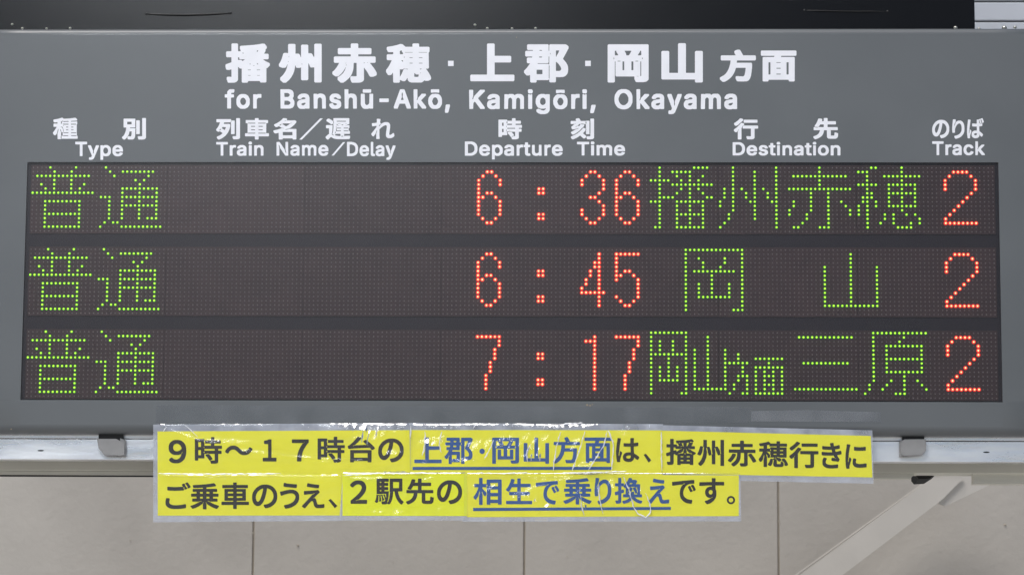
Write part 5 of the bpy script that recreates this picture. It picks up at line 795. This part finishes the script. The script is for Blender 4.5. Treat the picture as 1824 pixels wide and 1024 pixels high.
D6, D3, D4, D5, D7, D1, D2, COL = [dg(x) for x in (D6, D3, D4, D5, D7, D1, D2, COL)]
g, r_ = 'green', 'red'
CH = [
    (0, 0, FU, g, '普'), (0, 16, TSU, g, '通'), (0, 104, D6, r_, '6'), (0, 118, COL, r_, ':'), (0, 128, D3, r_, '3'), (0, 136, D6, r_, '6'),
    (0, 144, BAN, g, '播'), (0, 160, SHU, g, '州'), (0, 176, AKA, g, '赤'), (0, 192, HO, g, '穂'), (0, 212, D2, r_, '2'),
    (1, 0, FU, g, '普'), (1, 16, TSU, g, '通'), (1, 104, D6, r_, '6'), (1, 118, COL, r_, ':'), (1, 128, D4, r_, '4'), (1, 136, D5, r_, '5'),
    (1, 152, OKA, g, '岡'), (1, 184, YAMA, g, '山'), (1, 212, D2, r_, '2'),
    (2, 0, FU, g, '普'), (2, 16, TSU, g, '通'), (2, 104, D7, r_, '7'), (2, 118, COL, r_, ':'), (2, 129, D1, r_, '1'), (2, 136, D7, r_, '7'),
    (2, 144, OKAN, g, '岡'), (2, 154, YAMAN, g, '山'), (2, 162, HOU, g, '方'), (2, 168, MEN, g, '面'), (2, 177, SAN, g, '三'), (2, 193, HARA, g, '原'),
    (2, 212, D2, r_, '2'),
]
WHERE = ['top', 'middle', 'bottom']
lit = set()
CH = [t for t in CH if t[4] != ':'] + [(L, 118, {r: [0, 1] for r in rr}, r_, n_) for L in range(3)
                                        for rr, n_ in (((5, 6), 'upper'), ((11, 12), 'lower'))]
for (L, c0, pat, col, ch) in CH:
    for r, cs in pat.items():
        for c in cs:
            lit.add((L, c0 + c, r))


def dome(V, F, c, rad, h, n=8, base=None):
    i0 = len(V)
    y0 = c[1] if base is None else base
    for k in range(n):
        t = 2 * math.pi * (k + .5) / n
        V.append((c[0] + rad * math.cos(t), y0, c[2] + rad * math.sin(t)))
    for k in range(n):
        t = 2 * math.pi * (k + .5) / n
        V.append((c[0] + rad * .7 * math.cos(t), y0 - h * .7, c[2] + rad * .7 * math.sin(t)))
    V.append((c[0], y0 - h, c[2]))
    for k in range(n):
        k2 = (k + 1) % n
        F.append((i0 + k, i0 + k2, i0 + n + k2, i0 + n + k))
        F.append((i0 + n + k, i0 + n + k2, i0 + 2 * n))


rnd = random.Random(7)
for L in range(3):
    v0 = (L - 1) * LINE
    for m_ in range(7):
        c0 = m_ * 32
        a = G(c0 - 0.5, v0 - 0.62)
        b = G(c0 + 31.5, v0 + 15.62)
        bm = bmesh.new()
        box(bm, a.x + 0.0003, b.x - 0.0003, 0, 0.003, b.z, a.z, 0.0003, 1)
        mod = bmobj('led_module', bm, M_MODULE, board)
        if m_ == 0:
            mod['label'] = 'dark LED module at the left end of the %s line' % WHERE[L]
        V, F = [], []
        for c in range(c0, c0 + 32):
            for r in range(16):
                if (L, c, r) not in lit:
                    q = G(c, v0 + r, 0)
                    dome(V, F, q, PITCH * 0.185, 0.0007, 6)
        tag(obj('unlit_leds', V, F, M_LED, mod, True), 'rows of tiny unlit LED lenses', kind='stuff')
        for (l2, cc, pat, col, ch) in CH:
            if l2 != L or not (c0 <= cc < c0 + 32):
                continue
            V, F, V2, F2 = [], [], [], []
            for r, cs in pat.items():
                for c in cs:
                    q = G(cc + c, v0 + r, 0)
                    k = rnd.uniform(.96, 1.04)
                    dome(V2, F2, q, PITCH * (0.35 if col == g else 0.47) * k, 0.0013, 10)
                    q2 = (q[0], q[1] - 0.0011, q[2])
                    dome(V, F, q2, PITCH * (0.20 if col == g else 0.21) * k, 0.0009, 10)
            nV = len(V2)
            Fa = F2 + [tuple(i + nV for i in f) for f in F]
            o = obj('led_character', V2 + V, Fa, M_GREEN2 if col == g else M_RED2, mod, True)
            o.data.materials.append(M_GREEN if col == g else M_RED)
            o.data.polygons.foreach_set('material_index', [0] * len(F2) + [1] * len(F))
            nm = ch + ' dot of the colon' if ch in ('upper', 'lower') else ('digit ' if ch.isdigit() else 'character ') + ch
            o['label'] = 'lit %s %s in the %s line' % (col, nm, WHERE[L])

# ------------------------------------------------------------------ white headings on the case
YT = YF - 0.00012
T0, T1 = 77.9, 147.9
lettering([('H播', 401.6, 480.8, T0, T1), ('H州', 496.8, 573, 78.4, T1), ('H赤', 592, 671, T0, T1), ('H穂', 687.7, 767.7, T0, T1)],
          YT, M_WHITE, board, 'large white heading 播州赤穂')
lettering([('H上', 837.6, 916.3, 78, 145.3), ('H郡', 933.3, 1012.7, 79.5, 147.7)], YT, M_WHITE, board, 'large white heading 上郡')
lettering([('H岡', 1082.3, 1155.4, 79.5, 147.6), ('H山', 1178, 1251.9, 77.5, 147.5)], YT, M_WHITE, board, 'large white heading 岡山')
lettering([('H方', 1282.3, 1346.3, 89, 146.3), ('H面', 1355.3, 1418.7, 90.6, 145.7)], YT, M_WHITE, board, 'white heading 方面')
for x in (798.0, 1042.3):
    lettering([], YT, M_WHITE, board, None, [[(x, 108.8), (x + 10, 108.8), (x + 10, 118.3), (x, 118.3)]])
for it in (('for', 400.3, 465.6, 159.5, 194.3), ('Banshū-Akō,', 499.3, 801.4, 159.5, 201.5), ('Kamigōri,', 835.5, 1061, 159.5, 203.8),
           ('Okayama', 1094.5, 1313, 159.3, 203.8)):
    lettering([it], YT, M_WHITE, board, 'white English lettering ' + it[0].strip(','))
c0, c1 = 210.8, 248.9
lettering([('S種', 94.4, 138.4, 210.2, 248.3), ('S別', 217.3, 260, 210.6, 249)], YT, M_WHITE, board, 'white column heading 種別')
lettering([('S列', 385, 427.5, c0, c1), ('S車', 436.4, 479, c0, c1), ('S名', 487, 528, c0, c1), ('S遅', 580, 623.7, c0, c1), ('S れ'.replace(' ', ''), 661.3, 702.4, 212, 248),
           ], YT, M_WHITE, board, 'white column heading 列車名／遅れ',
          [[(533, 249), (537.8, 249), (575, 211.3), (570.2, 211.3)]])
lettering([('S時', 887.8, 929.7, 211, 248.6), ('S刻', 1016.5, 1058.2, 211, 248.6)], YT, M_WHITE, board, 'white column heading 時刻')
lettering([('S行', 1307.2, 1350.5, 211.3, 248.8), ('S先', 1448.8, 1493, 210.6, 248.3)], YT, M_WHITE, board, 'white column heading 行先')
lettering([('Sの', 1660.4, 1690.9, 213.9, 246.6), ('Sり', 1696, 1718, 213, 247.5), ('Sば', 1722.5, 1752.3, 211, 246.8)], YT, M_WHITE, board, 'white column heading のりば')
for it, tx in (((('Type', 134, 219, 252.8, 285),), 'Type'), ((('Train', 385, 469.4, 252.3, 278),), 'Train'),
               ((('Name', 492.5, 585, 253, 278), ('Delay', 618, 704.5, 253, 285)), 'Name／Delay'),
               ((('Departure', 828, 1002.3, 252.3, 284.3),), 'Departure'), ((('Time', 1027.7, 1113.5, 252.3, 277.6),), 'Time'),
               ((('Destination', 1305, 1497, 253, 277.5),), 'Destination'), ((('Track', 1660.4, 1754.3, 252, 277),), 'Track')):
    lettering(it, YT, M_WHITE, board, 'white English column heading ' + tx,
              [[(590.5, 277.3), (594.7, 277.3), (615, 253.5), (610.8, 253.5)]] if 'Delay' in tx else ())
# small specks of dirt on the case
bm = bmesh.new()
for (x, y, r) in ((1046, 721, 2.2), (1051, 722, 2.0), (1055, 720, 1.3), (20, 764, 1.5), (920, 67, 1.0)):
    q = P(x, y, YF)
    rr = r * 0.001
    v = [bm.verts.new((q.x + rr * rnd.uniform(.6, 1.2) * math.cos(-t), YF - 0.0003, q.z + rr * rnd.uniform(.5, 1.1) * math.sin(-t)))
         for t in [k * math.pi / 4 for k in range(8)]]
    bm.faces.new(v)
tag(bmobj('dirt_speck', bm, M_DIRT, board), 'small tan specks stuck on the grey case', kind='stuff')

# ------------------------------------------------------------------ the yellow notice taped under the board
notice = thing('paper_notice', P(900, 925, -0.008), 'yellow laminated paper notice with black and blue Japanese text taped under the board', 'notice')


def wav(x, y):
    """how strongly the film is creased at this pixel of the notice"""
    a = math.exp(-((x - 690) / 110.0) ** 2) * .9 + math.exp(-((x - 1000) / 150.0) ** 2) * 0.9 + .35 * math.exp(-((x - 400) / 130.0) ** 2)
    return 0.10 + a


# shallow dents of the film (pixel centre, half width, half height)
DENTS = [(655, 785, 26, 13), (766, 794, 13, 15), (790, 790, 12, 13), (645, 766, 55, 8), (780, 766, 35, 7), (1010, 764, 45, 6), (600, 826, 60, 6), (850, 808, 16, 14), (905, 806, 22, 15), (950, 808, 18, 17),
         (1048, 832, 22, 9), (940, 892, 26, 14), (975, 905, 20, 10), (1040, 900, 8, 14), (1095, 868, 10, 12), (1068, 885, 8, 12), (700, 812, 20, 8),
         (830, 824, 30, 7), (1150, 905, 12, 10), (385, 790, 40, 6), (450, 808, 40, 5)]


def height(x, y):
    w = wav(x, y)
    yt = 754 if y < 846 else 843
    a = noise.noise(Vector((x / 85.0, y / 24.0, 3.1))) * 0.0058
    p2 = noise.noise(Vector((x / 9.0 + y / 120.0, y / 70.0, 9.7))) * 0.0006
    ridg = max(0, 1 - abs(noise.noise(Vector((x / 34.0 + y / 90.0, y / 80.0, 5.1)))) * 5.0) * 0.0014
    dent = sum(0.33 * sy * 0.00104 * math.exp(-((x - cx) / sx) ** 2 - ((y - cy) / sy) ** 2) for cx, cy, sx, sy in DENTS)
    curl = 0.0036 * (1 - math.exp(-(y - yt) / 10.0))
    return w * (a * 0.6 + p2 + ridg + curl) + dent * (1 + 0.9 * noise.noise(Vector((x / 6.0 + y / 40.0, y / 32.0, 7.0))) + 0.5 * noise.noise(Vector((x / 16.0, y / 12.0, 2.0)))) + 0.0003


def fold(x, y):
    # the long curved fold from the upper left corner to the middle of the upper line
    yc = 757 + 68 * (1 - math.exp(-(x - 285) / 130.0))
    return 0.0006 * math.exp(-((y - yc) / 2.6) ** 2) if 285 < x < 720 else 0


def sheet(poly, Y, m, lam, films, label, texts=(), under=()):
    bm = bmesh.new()
    slab(bm, [P(x, y, Y) for x, y in poly], 0.00012)
    s = bmobj('paper_sheet', bm, m, notice)
    s['label'] = label
    bm = bmesh.new()
    slab(bm, [P(x, y, Y + 0.00022) for x, y in lam], 0.00008)
    bmobj('laminate_border', bm, M_LAMI, s)
    V, F = [], []
    for (xa, xb, ya, yb, ka, kb) in films:
        nx, ny = int((xb - xa) / 2.0), int((yb - ya) / 2.0)
        i0 = len(V)
        for j in range(ny + 1):
            for i in range(nx + 1):
                x = xa + (xb - xa) * i / nx
                t = i / nx
                y = ya + (yb - ya) * j / ny + (ka + (kb - ka) * 0) * 0 + ka * t
                e = min(1, i / 7, (nx - i) / 7, j / 1, (ny - j) / 3)
                q = P(x, y, Y - 0.0007)
                V.append((q.x, q.y - (height(x, y) + fold(x, y)) * e, q.z))
        for j in range(ny):
            for i in range(nx):
                a = i0 + j * (nx + 1) + i
                F.append((a, a + 1, a + nx + 2, a + nx + 1))
    obj('clear_film', V, F, M_FILM, s, True)
    for (items, mm, extra) in texts:
        lettering(items, Y - 0.0003, mm, s, None, extra, 0.00006)
    return s


sheet([(280.5, 768), (733, 765.6), (733, 843), (611, 843.5), (611, 917.5), (281, 917.8)], -0.0075, M_YELLOW,
      [(273, 756), (731, 753), (731, 840), (609, 840), (609, 927), (273, 929.5)],
      [(273, 735, 755, 845, -1.5, 0), (273, 612, 845, 928, 0, 0)], 'yellow sheet at the left end, two lines tall',
      [([('N９', 300.4, 331.9, 783, 824.6), ('N時', 347, 395.4, 777.9, 825.3), ('N〜', 401, 449.7, 793, 810), ('N１', 468, 492.5, 782, 821.3),
         ('N７', 519.8, 550, 782, 821.3), ('N時', 565.7, 614.3, 777.3, 823.2), ('N台', 619.4, 667.8, 777.3, 822.8), ('Nの', 673.6, 719, 780.5, 822.8),
         ('Nご', 294.8, 339.4, 858.6, 905.8), ('N乗', 339.4, 390, 860, 906.5), ('N車', 394.4, 443.4, 858.6, 905.8), ('Nの', 449, 493.8, 862.4, 904.5),
         ('Nう', 498.8, 533, 859.4, 905.3), ('Nえ', 538, 578, 860, 904.5)], M_INK, [comma(585, 888, 601, 904.5)])])
sheet([(731, 765.5), (1179, 766), (1180, 847), (731, 847)], -0.0083, M_YELLOW,
      [(729, 753), (1181, 755), (1181, 840), (731, 840)], [(730, 1181, 754, 845, 1.0, 0)], 'creased yellow sheet with the underlined blue words 上郡・岡山方面',
      [([('N上', 738, 786.7, 778.7, 824.3), ('N郡', 791.7, 842.2, 779, 825.8), ('N岡', 876.7, 924.6, 779, 825.5), ('N山', 932.7, 978, 779, 825.3),
         ('N方', 985, 1033, 777.8, 825), ('N面', 1041, 1089, 778.7, 824)], M_BLUE,
        [circle(858.7, 803.2, 4.8), [(735, 831), (1089, 830.8), (1089, 836.3), (735, 836.5)]]),
       ([('Nは', 1097.4, 1138.6, 779.6, 822.4)], M_INK, [comma(1146.5, 807.5, 1160, 823.3)])])
tl = 0.0225
sheet([(1179, 766.5), (1551, 776), (1554, 849.8), (1180, 843)], -0.0091, M_YELLOW,
      [(1181, 757), (1554, 766), (1556, 861), (1181, 853)], [(1178, 1554, 757, 851, 9, 9)], 'yellow sheet at the right end of the upper line',
      [([('N播', 1186.3, 1239.3, 781, 827.3, .01), ('N州', 1242.3, 1289.7, 782.5, 829, .01), ('N赤', 1296.5, 1347, 784, 830, .01), ('N穂', 1351.5, 1403.7, 785, 831, .01),
         ('N行', 1406, 1458, 786, 833, .01), ('Nき', 1463.5, 1499, 788, 833.5, .01), ('Nに', 1505.9, 1543.7, 790.5, 834.2, .01)], M_INK, [])])
sheet([(610, 842.5), (834, 843), (834, 918.5), (610, 918)], -0.0101, M_YELLOW2,
      [(611, 845), (832, 845), (832, 926.5), (605, 926.5), (605, 919)], [(607, 836, 841, 926, 0, 0)], 'brighter yellow sheet in the middle of the lower line',
      [([('N２', 623.7, 654, 855, 896.5), ('N駅', 667.8, 719, 851.8, 897.7), ('N先', 723.4, 772.6, 851.8, 897.7), ('Nの', 778.4, 823, 854.8, 897.2)], M_INK, [])])
sheet([(832, 844), (1316, 846), (1316, 918.6), (832, 920.5)], -0.0112, M_YELLOW,
      [(834, 848), (1318.5, 845), (1320, 928), (824, 928.5), (824, 922), (834, 921)], [(826, 1319, 842, 928, 0, 0)], 'creased yellow sheet with the underlined blue words 相生で乗り換え',
      [([('N相', 843.4, 893.6, 850.6, 898.5), ('N生', 901.4, 947.8, 851.5, 897.3), ('Nで', 954.4, 996, 856, 897.7), ('N乗', 1003.6, 1053.8, 851, 897.8),
         ('Nり', 1059, 1089, 850.6, 897.8), ('N換', 1095, 1144, 850.6, 896.5), ('Nえ', 1155, 1192, 851.8, 896.5)], M_BLUE,
        [[(842.7, 904), (1195, 902.2), (1195, 907.4), (842.7, 909.5)]]),
       ([('Nで', 1197, 1239.3, 854.3, 896.5), ('Nす', 1245.6, 1290, 851, 897.3)], M_INK,
        [circle(1302, 890, 7.4), circle(1302, 890, 4.0)[::-1]])])
# whitened creases of the laminate; the white also paints in the glints along them
CREASES = [[(999, 768), (991, 795), (985, 838)], [(1042, 768), (1033, 800), (1019, 838)], [(1081, 766), (1077, 790), (1062, 815), (1048, 836)],
           [(1083, 766), (1091, 785), (1093, 800), (1089, 838)], [(1110, 848), (1122, 876), (1128, 900), (1136, 915), (1150, 921), (1159, 912), (1157, 895), (1150, 878)],
           [(757, 768), (757, 790), (752, 812)], [(787, 768), (782, 790), (786, 806)], [(848, 755), (843, 763)], [(968, 764), (972, 757), (984, 758), (988, 763)],
           [(994, 763), (997, 757), (1012, 754), (1038, 753)], [(1034, 880), (1036, 900), (1040, 918)], [(1066, 862), (1068, 890), (1074, 915)],
           [(290, 768), (296, 760), (293, 757)], [(330, 757), (341, 766), (352, 778)], [(731, 757), (731, 765), (732, 780)], [(1178, 768), (1178, 800), (1179, 838)],
           [(612, 846), (640, 845), (676, 842), (725, 843), (760, 841)], [(850, 842), (900, 843), (940, 841)], [(1000, 842), (1060, 841), (1116, 839)],
           [(945, 790), (938, 806), (940, 822)], [(880, 783), (872, 800), (862, 818)], [(282, 843), (380, 844), (500, 843)]]
rnd = random.Random(11)
V, F = [], []
for pl in CREASES:
    pts = []
    for (p, q) in zip(pl[:-1], pl[1:]):
        n_ = max(2, int(math.hypot(q[0] - p[0], q[1] - p[1]) / 4))
        pts += [(p[0] + (q[0] - p[0]) * k / n_, p[1] + (q[1] - p[1]) * k / n_) for k in range(n_)]
    pts.append(pl[-1])
    for i, (x, y) in enumerate(pts):
        a, c = pts[max(0, i - 1)], pts[min(len(pts) - 1, i + 1)]
        L_ = math.hypot(c[0] - a[0], c[1] - a[1]) or 1
        nx_, ny_ = -(c[1] - a[1]) / L_, (c[0] - a[0]) / L_
        wd = rnd.uniform(0.35, 1.5) * min(1, (i + 1) / 3, (len(pts) - i) / 3)
        jx, jy = rnd.uniform(-.7, .7), rnd.uniform(-.5, .5)
        for s_, dy_ in ((-1, 0), (0, -0.0006), (1, 0)):
            V.append(P(x + jx + nx_ * wd * s_, y + jy + ny_ * wd * s_, -0.0152 + dy_))
        if i:
            k = len(V) - 6
            F += [(k, k + 1, k + 4, k + 3), (k + 1, k + 2, k + 5, k + 4)]
tag(obj('film_crease_glint', V, F, M_CREASE_GLINT, notice), 'thin white creases with painted glints in the clear film', kind='stuff')
# tape along the top of the notice, stuck on the case
bm = bmesh.new()
slab(bm, [P(278, 721, YF - .0002), (P(1340, 725, YF - .0002)), P(1340, 753, YF - .0002), P(278, 758, YF - .0002)], 0.0001)
bmobj('clear_tape', bm, M_TAPE, notice)
bm = bmesh.new()
slab(bm, [P(1338, 732, YF - .0003), P(1437, 730, YF - .0003), P(1569, 734, YF - .0003), P(1569.5, 752, YF - .0003), P(1338, 750, YF - .0003)], 0.0001)
bmobj('clear_tape', bm, M_TAPE2, notice)
